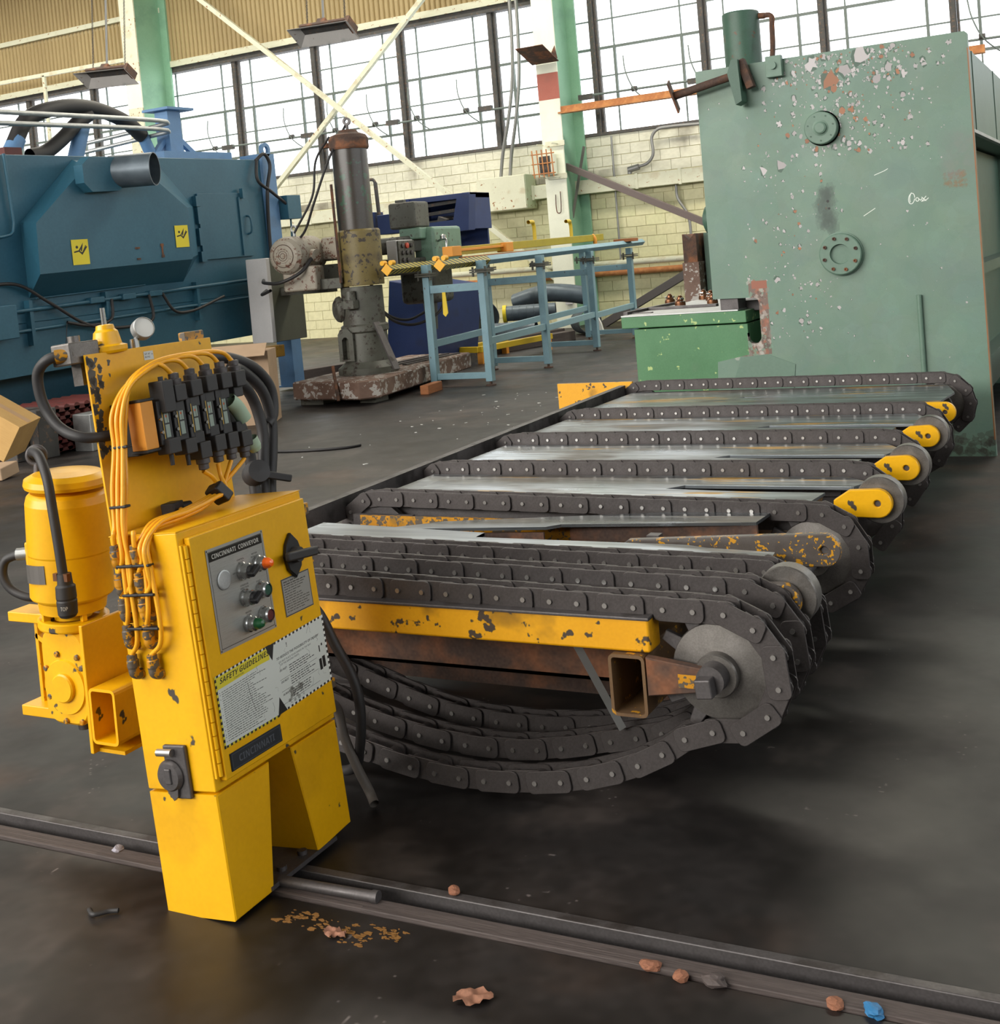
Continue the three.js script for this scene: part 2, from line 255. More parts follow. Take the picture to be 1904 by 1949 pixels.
// ---------------------------------------------------------------- the hall
const ZW = -22.5, SILL = 3.66, HEAD = 6.46, PITCH = 2.217, MX = -9.23;
{
  const f = K().span(-38.4, 14.4, -0.3, 0, -2.15, 12.4).span(-38.4, 14.4, -0.3, 0, -23, -2.285).span(-38.4, 14.4, -0.3, -0.05, -2.285, -2.15).build('floor', M.floor, scene);
  f.name = 'floor'; tag(f, 'dark oil-stained concrete shop floor', null, null, 'structure');
  const c = K().span(-38.4, 14.4, 10, 10.3, -23, -18).span(-38.4, 14.4, 10, 10.3, -16.4, 1).span(-38.4, 14.4, 10, 10.3, 5, 12.4).span(-38.4, -30, 10, 10.3, -18, -16.4).span(4, 14.4, 10, 10.3, -18, -16.4).span(-38.4, -25, 10, 10.3, 1, 5).span(-3, 14.4, 10, 10.3, 1, 5).build('ceiling', M.concrete, scene); tag(c, 'high roof deck with two long roof lights', null, null, 'structure');
  const l = K().span(-38.4, -38, 0, 10, -23, 12.4).build('wall_left', M.concrete, scene); tag(l, 'near end wall of the shop', null, null, 'structure');
  const r = K().span(14, 14.4, 0, 4.2, -23, 12.4).span(14, 14.4, 8, 10, -23, 12.4).span(14, 14.4, 4.2, 8, -23, -19).span(14, 14.4, 4.2, 8, 9, 12.4).build('wall_right', M.concrete, scene); tag(r, 'end wall of the shop with an added opening for fill light', null, null, 'structure');
  const n = K().span(-38, 14, 0, 4.2, 12, 12.4).span(-38, 14, 8, 10, 12, 12.4).span(-38, -28, 4.2, 8, 12, 12.4).span(-2, 14, 4.2, 8, 12, 12.4).build('wall_front', M.concrete, scene); tag(n, 'opposite long wall with an unseen opening shaped for the key light', null, null, 'structure');
  // track let into the floor: edge bar, slot, plank
  const t = structure('trim_1', 'steel track let into the floor in front of the conveyor');
  const r1 = rng(4), jag = (z, s) => { const a = []; for (let x = -9; x <= 4; x += 0.06) a.push([x, z + s * r1() * 0.02]); return a; };
  K().span(-9, 4, -0.05, 0.008, -2.285, -2.258, 0.003).build('edge_bar', M.steel, t);
  K().span(-9, 4, -0.05, 0.006, -2.208, -2.16, 0.003).build('track_plank', M.oldWood, t);
  K().ext([[-9, -2.165], ...jag(-2.146, 1), [4, -2.165]], -0.04, -0.008, 'xz').build('broken_edge', M.oldWood, t);
}
{
  // block wall under the windows: mortar behind, blocks proud of it
  const w = structure('wall_back', 'painted concrete block wall under the window band');
  K().span(-38.4, 14.4, 0, SILL, -23, ZW - 0.012).build('mortar', M.wall2, w);
  K().span(-38.4, 14.4, HEAD + 0.1, 10, -23, ZW - 0.1).build('upper_backing', M.concrete, w);
  const hC = SILL / 18, g1 = boxUV(clean(new THREE.BoxGeometry(0.392, hC - 0.012, 0.03)));
  const rest = { wall: K(), wallTop: K() }, R = rng(8);
  const at = (x, y) => { const q = g1.clone(), uv = q.attributes.uv; for (let i = 0; i < uv.count; i++) uv.setXY(i, uv.getX(i) + x, uv.getY(i) + y); return q; };
  for (let j = 0; j < 18; j++) for (let i = 0; i < 66; i++) {
    const x = -30 + i * 0.4 + (j % 2) * 0.2, y = (j + 0.5) * hC, top = j >= 14, mat = top ? M.wallTop : [M.wall, M.wall, M.wall2, M.wall3][Math.floor(R() * 4)], dz = (R() - 0.5) * 0.005;
    if (x > -13.7 && x < -7.1) { const b = new THREE.Mesh(at(x, y), mat); b.name = 'block'; b.position.set(x, y, ZW - 0.003 + dz); b.receiveShadow = b.castShadow = true; w.add(b); }
    else rest[top ? 'wallTop' : 'wall'].add(at(x, y), new THREE.Matrix4().setPosition(x, y, ZW - 0.003 + dz));
  }
  for (const k of ['wall', 'wallTop']) { const g = mergeGeometries(rest[k].g), m = new THREE.Mesh(g, M[k]); m.name = 'outer_blocks'; m.userData.kind = 'stuff'; m.receiveShadow = true; w.add(m); }
  K().span(-30, 1, SILL, SILL + 0.06, ZW - 0.25, ZW + 0.05).build('sill', M.frameDark, w);
}
{
  // steel windows: five rows, narrow - wide - narrow
  let n = 0;
  for (let k = 9; k >= -4; k--) {
    const x1 = MX - PITCH * k, x0 = x1 - PITCH, z = ZW - 0.12; n++;
    const w = structure('window_' + n, 'steel framed factory window, unit ' + n + ' of the band');
    K().span(x1 - 0.05, x1 + 0.05, SILL, HEAD, z - 0.06, z + 0.1, 0.01).span(x1 + 0.06, x1 + 0.1, SILL, HEAD, z - 0.06, z + 0.03).build('mullion', M.frameDark, w);
    const h = HEAD - SILL - 0.06, y = (r) => SILL + 0.06 + h * r / 5, cx = [x0 + 0.1, x0 + PITCH * 0.19, x0 + PITCH * 0.81, x1 - 0.05], q = K();
    for (let c = 1; c < 3; c++) q.span(cx[c] - 0.012, cx[c] + 0.012, y(0), y(5), z - 0.02, z + 0.02);
    for (let c = 1; c < 3; c++) q.span(cx[c] - 0.024, cx[c] + 0.024, y(1), y(3), z - 0.03, z + 0.03);
    for (let r = 0; r <= 5; r++) { const t = r === 1 || r === 3 ? 0.026 : 0.013; q.span(cx[0], cx[3], y(r) - t, y(r) + t, z - 0.022, z + 0.022); }
    q.build('muntins', M.muntin, w);
    for (let r = 0; r < 5; r++) for (let c = 0; c < 3; c++) {
      const g = new THREE.PlaneGeometry(cx[c + 1] - cx[c], h / 5), m = new THREE.Mesh(g, M.glass);
      m.name = 'pane'; m.position.set((cx[c] + cx[c + 1]) / 2, y(r + 0.5), z); w.add(m);
    }
  }
  const hd = K().span(-32, 2, HEAD - 0.02, HEAD + 0.14, ZW - 0.2, ZW + 0.02).build('trim_2', M.frameDark, scene); tag(hd, 'dark steel head over the window band', null, null, 'structure');
  const g1 = K().span(-32, 2, HEAD + 0.14, HEAD + 0.24, ZW - 0.05, ZW + 0.1, 0.005).span(-32, 2, HEAD + 0.1, HEAD + 0.14, ZW + 0.06, ZW + 0.1).build('trim_3', M.cream, scene); tag(g1, 'rusty cream girt above the windows', null, null, 'structure');
  const g2 = K().span(-32, -20, 7.86, 7.98, ZW - 0.05, ZW + 0.12, 0.005).span(-32, -20, 7.78, 7.84, ZW - 0.05, ZW + 0.02).build('trim_4', M.cream, scene); tag(g2, 'upper cream girt across the corrugated siding', null, null, 'structure');
  const g3 = K().bar(V(-32, 6.85, -21.5), V(-20.2, 6.72, -21.5), 0.06, 0.09, 0.004).span(-23.02, -22.94, 4.6, 6.74, -21.53, -21.47, 0.004).build('trim_5', M.cream, scene); tag(g3, 'cream guard rail and post in front of the siding', null, null, 'structure');
  // corrugated siding in sheets
  const s = structure('wall_upper', 'tan corrugated metal siding above the windows'), p = 0.125;
  for (let x = -32; x < 2; x += p * 18) {
    const N = 18 * 8, pos = [], idx = [];
    for (let i = 0; i <= N; i++) { const xx = x + p * 18 * i / N, zz = ZW + 0.0 + [0, 0.05, 0.05, 0.05, 0.05, 0.05, 0.05, 0][i % 8]; pos.push(xx, HEAD + 0.2, zz, xx, 10, zz); if (i) { const a = i * 2; idx.push(a - 2, a, a - 1, a, a + 1, a - 1); } }
    let g = new THREE.BufferGeometry(); g.setAttribute('position', new THREE.Float32BufferAttribute(pos, 3)); g.setIndex(idx); g.computeVertexNormals(); g = boxUV(clean(g));
    const m = new THREE.Mesh(g, M.siding); m.name = 'siding_sheet'; m.receiveShadow = m.castShadow = true; s.add(m);
  }
}
function column(name, label, x, bands) {
  const c = structure(name, label), z0 = -21.35, z1 = -22.42, hw = 0.215;
  for (const [y0, y1, m, pn] of bands) K().span(x - hw, x + hw, y0, y1, z0 - 0.04, z0, 0.004).build(pn, m, c);
  K().span(x - 0.02, x + 0.02, 0, 10, z1 + 0.03, z0 - 0.04).build('web', M.colGreen, c);
  K().span(x - hw, x + hw, 0, 10, z1 - 0.03, z1 + 0.03, 0.004).build('rear_flange', M.colGreen, c);
  return c;
}
const col1 = column('trim_6', 'green and white steel column beside the blue machine', -20.05, [[0, 5.55, M.cream, 'front_flange'], [5.55, 6.15, M.colWhite, 'white_patch'], [6.15, 10, M.cream, 'front_flange']]);
const col2 = column('trim_7', 'white steel column with a red band between the windows', -9.72, [[0, 4.35, M.colWhite, 'front_flange'], [4.35, 4.85, M.primer, 'red_band'], [4.85, 10, M.colWhite, 'front_flange']]);
{ const b = K(); b.bar(V(-18.9, 8.35, -21.72), V(-10.05, 0.95, -21.72), 0.1, 0.1, 0.004).build('trim_8', M.cream, scene); const o = scene.children[scene.children.length - 1]; tag(o, 'cream angle brace sloping down to the white column', null, null, 'structure'); }
{ const b = K(); b.bar(V(-11.2, 7.95, -21.84), V(-16.75, 3.35, -21.84), 0.1, 0.1, 0.004).build('trim_9', M.cream, scene); const o = scene.children[scene.children.length - 1]; tag(o, 'cream angle brace crossing the other and sloping down to the drill', null, null, 'structure'); }
// ---------------------------------------------------------------- scrap conveyor
const conv = thing('scrap_conveyor', 'low steel chain conveyor with worn deck plates and yellow arm ends', 'conveyor', [-1.75, 0, -4.8]);
conv.position.set(0, 0, 0);
const LP = 0.075, RS = 0.145, PY_ = 0.54;
const roundRect = (x0, x1, y0, y1, r, n = 4) => { const p = []; for (const [cx, cy, a] of [[x1 - r, y0 + r, -PI / 2], [x1 - r, y1 - r, 0], [x0 + r, y1 - r, PI / 2], [x0 + r, y0 + r, PI]]) for (let i = 0; i <= n; i++) p.push([cx + r * Math.cos(a + PI / 2 * i / n), cy + r * Math.sin(a + PI / 2 * i / n)]); return p; };
const plateShape = roundRect(-0.026, LP + 0.026, -0.029, 0.029, 0.016, 3);
const linkOuter = K().ext(plateShape, -0.006, 0, 'xy', [], 0.0012).ext(plateShape, -0.062, -0.056).geo();
const linkInner = K().ext(plateShape, -0.0135, -0.0075, 'xy', [], 0.0012).ext(plateShape, -0.0545, -0.0485).cyl(V(0, 0, -0.05), V(0, 0, -0.012), 0.021, 0.021, 10).cyl(V(LP, 0, -0.05), V(LP, 0, -0.012), 0.021, 0.021, 10).geo();
const pinHead = K().cyl(V(0, 0, -0.064), V(0, 0, 0.005), 0.0075, 0.0065, 10).geo();
function chainPath(ch) {   // dense outline of the loop in x-y
  const p = [], { xh, xt, yt = PY_, yh = PY_, full } = ch, ch0 = [xh, yh - RS], ct = [xt, yt - RS];
  if (!full) for (let a = 200; a > 90; a -= 3) p.push([ct[0] + RS * Math.cos(rad(a)), ct[1] + RS * Math.sin(rad(a))]);
  for (let i = 0; i <= 60; i++) p.push([xt + (xh - xt) * i / 60, yt + (yh - yt) * i / 60]);
  const aEnd = full ? -112 : -75;
  for (let a = 87; a >= aEnd; a -= 3) p.push([ch0[0] + RS * Math.cos(rad(a)), ch0[1] + RS * Math.sin(rad(a))]);
  if (full) {
    const q = p[p.length - 1], sag = new THREE.CatmullRomCurve3([[q[0], q[1]], ...ch.sag, [xt - 0.02, ct[1] - RS]].map(([x, y]) => V(x, y, 0)), false, 'centripetal');
    for (let i = 1; i <= 120; i++) { const s = sag.getPoint(i / 120); p.push([s.x, s.y]); }
    for (let a = 265; a > 92; a -= 3) p.push([ct[0] + RS * Math.cos(rad(a)), ct[1] + RS * Math.sin(rad(a))]);
  }
  return p;
}
function makeChain(ch, name) {
  const c = part('chain', conv); if (ch.label) c.userData.label = ch.label;
  const path = chainPath(ch), pins = [path[0]]; let i = 1, cur = path[0];
  while (i < path.length) { const d = Math.hypot(path[i][0] - cur[0], path[i][1] - cur[1]); if (d < LP) { i++; continue; } const prev = path[i - 1], dp = Math.hypot(prev[0] - cur[0], prev[1] - cur[1]), t = (LP - dp) / (d - dp || 1); cur = [prev[0] + (path[i][0] - prev[0]) * clamp(t), prev[1] + (path[i][1] - prev[1]) * clamp(t)]; pins.push(cur); }
  for (let k = 0; k + 1 < pins.length; k++) {
    const a = Math.atan2(pins[k + 1][1] - pins[k][1], pins[k + 1][0] - pins[k][0]);
    const m = new THREE.Mesh(k % 2 ? linkInner : linkOuter, M.chain); m.name = 'link'; m.position.set(...pins[k], ch.z); m.rotation.z = a; m.castShadow = m.receiveShadow = true; c.add(m);
  }
  const q = K(); for (const [x, y] of pins) q.add(pinHead.clone(), new THREE.Matrix4().setPosition(x, y, ch.z)); q.build('pin_heads', M.pin, c);
}
const gear = (cx, cy, n, r0, r1, w = 0.42) => { const p = []; for (let i = 0; i < n; i++) { const a = 2 * PI * i / n, s = 2 * PI / n; for (const [f, r] of [[-0.5, r0], [-0.5 + (1 - w) / 2 - 0.08, r0], [-w / 2 + 0.06, r1], [w / 2 - 0.06, r1], [0.5 - (1 - w) / 2 + 0.08, r0]]) p.push([cx + r * Math.cos(a + f * s), cy + r * Math.sin(a + f * s)]); } return p; };
const chains = [
  { z: -2.74, xh: -0.935, xt: -2.56, yt: 0.552, yh: 0.53, full: 1, sag: [[-1.13, 0.152], [-1.34, 0.078], [-1.56, 0.049], [-1.7, 0.047], [-1.86, 0.064], [-2.05, 0.105], [-2.3, 0.18]] },
  { z: -2.92, xh: -0.935, xt: -2.56, yt: 0.556, yh: 0.535, full: 1, sag: [[-1.13, 0.16], [-1.28, 0.118], [-1.55, 0.062], [-1.77, 0.056], [-1.93, 0.073], [-2.13, 0.116], [-2.34, 0.19]] },
  { z: -3.10, xh: -0.935, xt: -2.56, yt: 0.552, yh: 0.535, full: 1, sag: [[-1.13, 0.15], [-1.36, 0.083], [-1.5, 0.062], [-1.66, 0.053], [-1.88, 0.063], [-2.03, 0.095], [-2.28, 0.17]] },
  { z: -3.83, xh: -0.96, xt: -2.6, yt: 0.546, yh: 0.524 },
  { z: -4.45, xh: -0.965, xt: -2.66 }, { z: -5.17, xh: -0.98, xt: -2.68 }, { z: -5.97, xh: -0.985, xt: -2.7 }, { z: -7.05, xh: -1.0, xt: -2.75, yt: 0.556, yh: 0.552 },
];
chains.forEach((c, i) => makeChain(c));
// head sprockets and hubs
chains.forEach((c, i) => {
  const cy = (c.yh ?? PY_) - RS, zc = c.z - 0.031;
  if (i < 4 || i === 7) {
    const s = K().ext(gear(c.xh, cy, 12, 0.118, 0.158), zc - 0.009, zc + 0.009, 'xy', [], 0.002).build('sprocket', i ? M.steel : M.steel, conv);
    if (!i || i === 3 || i === 7) { K().lathe([[0, 0.024], [0.05, 0.024], [0.116, 0.014], [0.118, 0.009]], V(c.xh, cy, zc), V(0, 0, 1), 40).build('machined_face', M.machined, s); }
    K().lathe([[0.03, 0.05], [0.05, 0.05], [0.053, 0.045], [0.053, 0.0]], V(c.xh, cy, zc), V(0, 0, 1), 28).build('hub_ring', M.machined, s);
  } else K().lathe([[0, 0.012], [0.115, 0.012], [0.115, -0.012], [0, -0.012]], V(c.xh, cy, zc), V(0, 0, 1), 28).build('sprocket', M.steel, conv);
  const ty = (c.yt ?? PY_) - RS;
  K().lathe([[0, 0.012], [0.125, 0.012], [0.125, -0.012], [0, -0.012]], V(c.xt, ty, zc), V(0, 0, 1), 24).build('tail_sprocket', M.steel, conv);
});
K().cyl(V(-2.6, 0.4, -2.5), V(-2.7, 0.4, -7.0), 0.03, 0.03, 14).build('tail_shaft', M.steel, conv);
K().cyl(V(-0.935, 0.388, -2.7), V(-0.99, 0.395, -7.0), 0.022, 0.022, 14).build('head_shaft', M.steel, conv);
// near side frame: yellow beam, square tube, tapered bearer bar with nut
K().span(-2.55, -1.09, 0.43, 0.515, -2.79, -2.715, 0.008).build('side_beam', M.yellowWorn, conv);
{ // rubbed dark top of the beam
  K().span(-2.55, -1.088, 0.509, 0.5175, -2.795, -2.711, 0.003).build('beam_cap', M.steel, conv);
  const t = K(), tube = (x0, x1, y0, y1, z0, z1) => t.ext(roundRect(x0, x1, y0, y1, 0.014, 3), z0, z1, 'xy', [roundRect(x0 + 0.008, x1 - 0.008, y0 + 0.008, y1 - 0.008, 0.008, 3)]);
  tube(-1.197, -1.103, 0.276, 0.428, -7.0, -2.7); t.build('cross_tube', M.tubeRust, conv);
  const t2 = K(); t2.ext(roundRect(-2.562, -2.468, 0.2, 0.352, 0.014, 3), -7.0, -2.34, 'xy', [roundRect(-2.554, -2.476, 0.208, 0.344, 0.008, 3)]); t2.build('cross_tube', M.yellow, conv);
  K().span(-2.576, -2.563, 0.17, 0.52, -2.9, -2.34, 0.003).span(-2.58, -2.47, 0.17, 0.18, -2.6, -2.36).build('motor_mount', M.yellow, conv);
  K().ext([[-1.1, 0.331], [-0.955, 0.352], [-0.955, 0.407], [-1.1, 0.425]], -2.728, -2.7, 'xy', [], 0.003).build('bearer_bar', M.rust, conv);
  K().span(-1.02, -0.975, 0.36, 0.392, -2.701, -2.6985).build('paint_patch', M.yellowRub, conv);
  const nt = K().box(0.04, 0.045, 0.045, -0.943, 0.378, -2.67, 0, 0, 0.1, 0.004).cyl(V(-0.936, 0.388, -2.73), V(-0.936, 0.388, -2.68), 0.036, 0.034, 20).build('shaft_nut', M.steel, conv);
  K().span(-2.5, -1.2, 0.25, 0.37, -3.0, -2.985).span(-2.5, -1.2, 0.25, 0.26, -3.04, -2.985).build('inner_beam', M.rust, conv);
  K().span(-2.5, -1.2, 0.3, 0.44, -3.32, -3.3).build('inner_beam', M.rust, conv);
  K().span(-2.46, -1.2, 0.015, 0.43, -3.5, -3.48).build('added_shade_panel', M.rust, conv);  // added panel that keeps the bay behind the chains dark
  K().bar(V(-1.36, 0.44, -2.83), V(-1.26, 0.16, -2.9), 0.01, 0.02).build('hanging_strap', M.pipeGrey, conv);
  for (const z of [-3.45, -5.2, -6.7]) for (const x of [-1.15, -2.515]) K().span(x - 0.045, x + 0.045, 0, x < -2 ? 0.2 : 0.276, z - 0.05, z + 0.05, 0.004).span(x - 0.08, x + 0.08, 0, 0.012, z - 0.08, z + 0.08).build('leg', M.chain, conv);
  // end angle along the tail
  K().bar(V(-2.72, 0.505, -3.2), V(-2.86, 0.52, -7.05), 0.012, 0.08).bar(V(-2.735, 0.545, -3.2), V(-2.875, 0.56, -7.05), 0.04, 0.008).build('tail_angle', M.chain, conv);
  const yp = K().ext([[-3.34, 0.4], [-2.83, 0.4], [-2.83, 0.58], [-3.34, 0.58]], -7.12, -7.1).build('tail_plate', M.yellowWorn, conv); yp.userData.label = 'scratched yellow end plate';
  K().span(-3.32, -2.85, 0.0, 0.4, -7.16, -7.12).build('plate_stand', M.chain, conv);
}
// deck plates: outlines in x-z with their slots
const DY = 0.52;
function deck(name, outline, y = DY, mat = M.deck, holes = []) { return K().ext(outline, y - 0.01, y, 'xz', holes).build(name, mat, conv); }
const xL = [-2.70, -2.72, -2.76, -2.80];
[[3, -4.195, -4.262, -1.575], [4, -4.82, -4.875, -1.59], [5, -5.59, -5.64, -1.63], [6, -6.28, -6.33, -1.69]].forEach(([i, s0, s1, xs], k) => {
  const zn = chains[i].z - 0.068, zf = chains[i + 1].z + 0.012, x = xL[k];
  const o = [[x, zn], [-1.02, zn], [-0.99, s0 + 0.035], [xs + 0.3, s0 + 0.03], [xs, s0], [xs + 0.055, s1], [-0.915, s1], [-0.885, (s1 + zf) / 2], [-0.97, zf], [x, zf]];
  const holes = k === 3 ? [[[-2.05, -6.655], [-1.18, -6.69], [-1.18, -6.705], [-2.0, -6.69]]] : [];
  const p = deck('deck_plate', o, DY, M.deck, holes);
  K().span(xs + 0.05, -0.92, DY - 0.012, DY + 0.0005, s1 - 0.006, s1 + 0.002, 0.001).build('slot_lip', M.deckBright, p);
  K().span(x, -1.0, DY - 0.07, DY - 0.011, zn - 0.012, zn).span(x, -1.0, DY - 0.07, DY - 0.011, zf, zf + 0.01).span(-2.3, -1.15, 0.40, DY - 0.012, (s0 + zn) / 2 - 0.03, (s0 + zn) / 2 + 0.03).build('under_frame', M.steel, p);
});
// the two narrow plates between the near chains
deck('deck_plate', [[-2.6, -2.808], [-1.02, -2.808], [-0.98, -2.83], [-0.99, -2.905], [-2.6, -2.905]], 0.527, M.deckBright);
deck('deck_plate', [[-2.6, -2.99], [-1.1, -2.99], [-1.1, -3.09], [-2.6, -3.09]], 0.515, M.steel);
{ // stepped plate with its folded edge behind the third chain
  const p = deck('deck_plate', [[-2.62, -3.17], [-0.955, -3.17], [-0.93, -3.2], [-0.945, -3.335], [-1.15, -3.36], [-1.22, -3.385], [-1.93, -3.395], [-1.93, -3.455], [-2.62, -3.53]], 0.525, M.deckBright, [circle(-2.42, -3.32, 0.02, 12), circle(-2.52, -3.24, 0.018, 12)]);
  K().span(-2.6, -0.95, 0.44, 0.524, -3.18, -3.17).span(-1.94, -1.93, 0.45, 0.524, -3.46, -3.39).build('folded_edge', M.steel, p);
  // swung-up tapered flap in the open bay
  const q = K().ext([[-2.45, -3.5], [-2.4, -3.53], [-1.78, -3.6], [-1.74, -3.64], [-1.1, -3.7], [-1.085, -3.93], [-1.2, -3.86], [-1.45, -3.83], [-2.2, -3.66]], -0.01, 0, 'xz').build('flap_plate', M.deckBright, conv);
  q.rotation.z = 0.012; q.position.set(0, 0.535, 0);
  K().span(-1.74, -1.1, -0.07, -0.008, -3.715, -3.70).box(0.42, 0.05, 0.01, -2.0, -0.045, -3.585, 0, 0.11).build('flap_lip', M.rust, q);
  K().span(-2.2, -1.3, 0.36, 0.46, -3.8, -3.77).span(-2.62, -1.6, 0.38, 0.50, -3.765, -3.755).build('inner_channel', M.yellowRub, conv);
  K().span(-2.66, -2.4, 0.36, 0.5, -3.79, -3.77).build('gusset', M.steel, conv);
  K().span(-1.42, -1.38, 0.38, 0.5, -3.62, -3.58).build('spacer_post', M.steel, conv);
}
// arm ends: yellow fingers with their rollers
function armEnd(x, y, z, len, rise, mat, wheel, r = 0.047) {
  const a = K().ext([[x - len - 0.02, y - r * 0.95 - rise], ...circle(x, y, r, 16, -PI / 2, PI / 2), [x - len + 0.035, y + r * 0.9 - rise], [x - len - 0.015, y + r * 0.2 - rise]], z - 0.03, z, 'xy', [circle(x, y, 0.0115, 12)], 0.003).build('arm_end', mat, conv);
  if (wheel) { K().lathe([[0, 0.02], [0.075, 0.02], [0.078, 0.016], [0.078, -0.03], [0, -0.03]], V(x + 0.003, y + 0.004, z - 0.055), V(0, 0, 1), 32).build('roller', M.machined, a); }
  K().cyl(V(x, y, z - 0.05), V(x, y, z - 0.012), 0.011, 0.011, 12).build('axle', M.steel, a);
  return a;
}
armEnd(-0.838, 0.49, -2.985, 0.16, 0.0, M.steelYellow, true, 0.046);
armEnd(-0.825, 0.517, -3.4, 0.62, 0.03, M.steelYellow, false, 0.047);
armEnd(-0.80, 0.506, -4.06, 0.125, 0.0, M.yellow, true, 0.047);
armEnd(-0.815, 0.497, -4.72, 0.11, 0.0, M.yellow, true, 0.047);
armEnd(-0.845, 0.492, -5.47, 0.11, 0.0, M.yellow, true, 0.047);
armEnd(-0.885, 0.472, -6.3, 0.14, -0.005, M.yellow, false, 0.05);
// ---------------------------------------------------------------- control pedestal (leans a little on the uneven floor)
const ped = thing('control_pedestal', 'yellow conveyor control cabinet on splayed legs with valve bank on top', 'control cabinet', [-1.931, 0, -2.245]);
ped.rotation.z = rad(4.5);
{
  const body = K().span(-0.1, 0.1, 0.285, 0.862, -0.225, 0.225, 0.004).build('cabinet_body', M.yellow, ped);
  K().span(-0.1005, 0.1005, 0.8615, 0.8635, -0.2255, 0.2255).build('lid', M.yellow, body);
  for (const o of [[[0.225, 0.0], [0.225, 0.28], [0.04, 0.28], [0.09, 0.002]], [[-0.042, 0.28], [-0.225, 0.28], [-0.225, 0.02], [-0.085, 0.01]]]) K().ext(o, -0.1, 0.1, 'zy', [], 0.003).build('leg', M.yellow, ped);
  K().span(-0.085, 0.1, 0.004, 0.014, -0.16, 0.1).box(0.012, 0.26, 0.2, -0.08, 0.14, 0).cyl(V(0.07, 0.012, 0.02), V(0.07, 0.024, 0.02), 0.012, 0.012, 8).cyl(V(0.07, 0.012, -0.06), V(0.07, 0.024, -0.06), 0.012, 0.012, 8).build('foot_plate', M.steel, ped);
  const door = K().span(0.101, 0.118, 0.305, 0.845, -0.213, 0.206, 0.003).build('door', M.yellow, ped);
  const hg = K(); hg.span(0.1, 0.106, 0.315, 0.832, 0.205, 0.222); for (let i = 0; i < 17; i++) hg.cyl(V(0.109, 0.318 + i * 0.0302, 0.212), V(0.109, 0.318 + i * 0.0302 + 0.0282, 0.212), 0.0052, 0.0052, 10); hg.build('piano_hinge', M.yellow, door);
  K().span(0.1, 0.112, 0.80, 0.83, -0.236, -0.214, 0.003).span(0.1, 0.112, 0.36, 0.385, -0.236, -0.214, 0.003).span(0.1, 0.108, 0.68, 0.72, -0.23, -0.214, 0.002).build('door_clamp', M.yellowRub, door);
  // control plate
  const plateTex = canvasTex(800, 920, (c, w, h) => {
    c.fillStyle = '#a7a6a0'; c.fillRect(0, 0, w, h);
    const r = rng(3); for (let i = 0; i < 2600; i++) { c.fillStyle = `rgba(${r() < 0.5 ? '90,88,80' : '205,205,198'},${0.05 + r() * 0.06})`; c.fillRect(r() * w, r() * h, 30 + r() * 90, 1 + r() * 2); }
    c.strokeStyle = '#2a2826'; c.lineWidth = 5; c.strokeRect(26, 30, w - 52, h - 60);
    c.fillStyle = '#26241f'; c.fillRect(30, 34, w - 60, 82);
    c.fillStyle = '#cfcdc6'; c.font = 'bold 56px sans-serif'; c.textAlign = 'center'; c.fillText('CINCINNATI  CONVEYOR', w / 2, 96);
    c.fillStyle = '#3c3a36'; c.font = 'bold 22px sans-serif';
    const t = (x, y, ...l) => l.forEach((s, i) => c.fillText(s, x, y + i * 26));
    t(190, 240, 'POWER'); t(440, 196, 'CONTROL', 'SELECT'); t(640, 190, 'MOTOR', 'RUNNING'); t(440, 430, 'CONVEYOR', 'DIRECTION'); t(640, 450, 'START'); t(440, 680, 'MASTER', 'START'); t(640, 690, 'STOP'); t(330, 300, 'OFF'); t(540, 300, 'ON');
    c.fillStyle = '#55524c'; for (const [x, y] of [[16, 16], [w - 16, 16], [16, h - 16], [w - 16, h - 16]]) { c.beginPath(); c.arc(x, y, 9, 0, 7); c.fill(); }
  });
  printed('control_plate', sheetX(0.1192, 0.164, -0.037, 0.573, 0.806), new THREE.MeshStandardMaterial({ map: plateTex, roughness: 0.38, metalness: 0.55 }), door);
  const np = canvasTex(400, 320, (c, w, h) => { c.fillStyle = '#9a9892'; c.fillRect(0, 0, w, h); c.strokeStyle = '#3c3a34'; c.lineWidth = 8; c.strokeRect(6, 6, w - 12, h - 12); c.fillStyle = '#45433c'; const r = rng(9); for (let j = 0; j < 13; j++) { const n = 4 + Math.floor(r() * 5); let x = 26; for (let i = 0; i < n; i++) { const q = 14 + r() * 46; if (x + q > w - 26) break; c.fillRect(x, 28 + j * 21, q, j < 2 ? 9 : 6); x += q + 9; } } });
  printed('data_plate', sheetX(0.1192, -0.077, -0.187, 0.583, 0.674), new THREE.MeshStandardMaterial({ map: np, roughness: 0.45, metalness: 0.3 }), door);
  const cn = canvasTex(720, 150, (c, w, h) => { c.fillStyle = '#23262a'; c.fillRect(0, 0, w, h); c.strokeStyle = '#4a4e54'; c.lineWidth = 5; c.strokeRect(10, 10, w - 20, h - 20); c.fillStyle = '#50545a'; c.font = 'bold 88px sans-serif'; c.textAlign = 'center'; c.fillText('CINCINNATI', w / 2, 106); });
  K().span(0.118, 0.1205, 0.317, 0.357, 0.006, 0.187, 0.001).build('name_bar', M.black, door);
  printed('name_bar_print', sheetX(0.1209, 0.184, 0.009, 0.3185, 0.3555), new THREE.MeshStandardMaterial({ map: cn, roughness: 0.5 }), door);
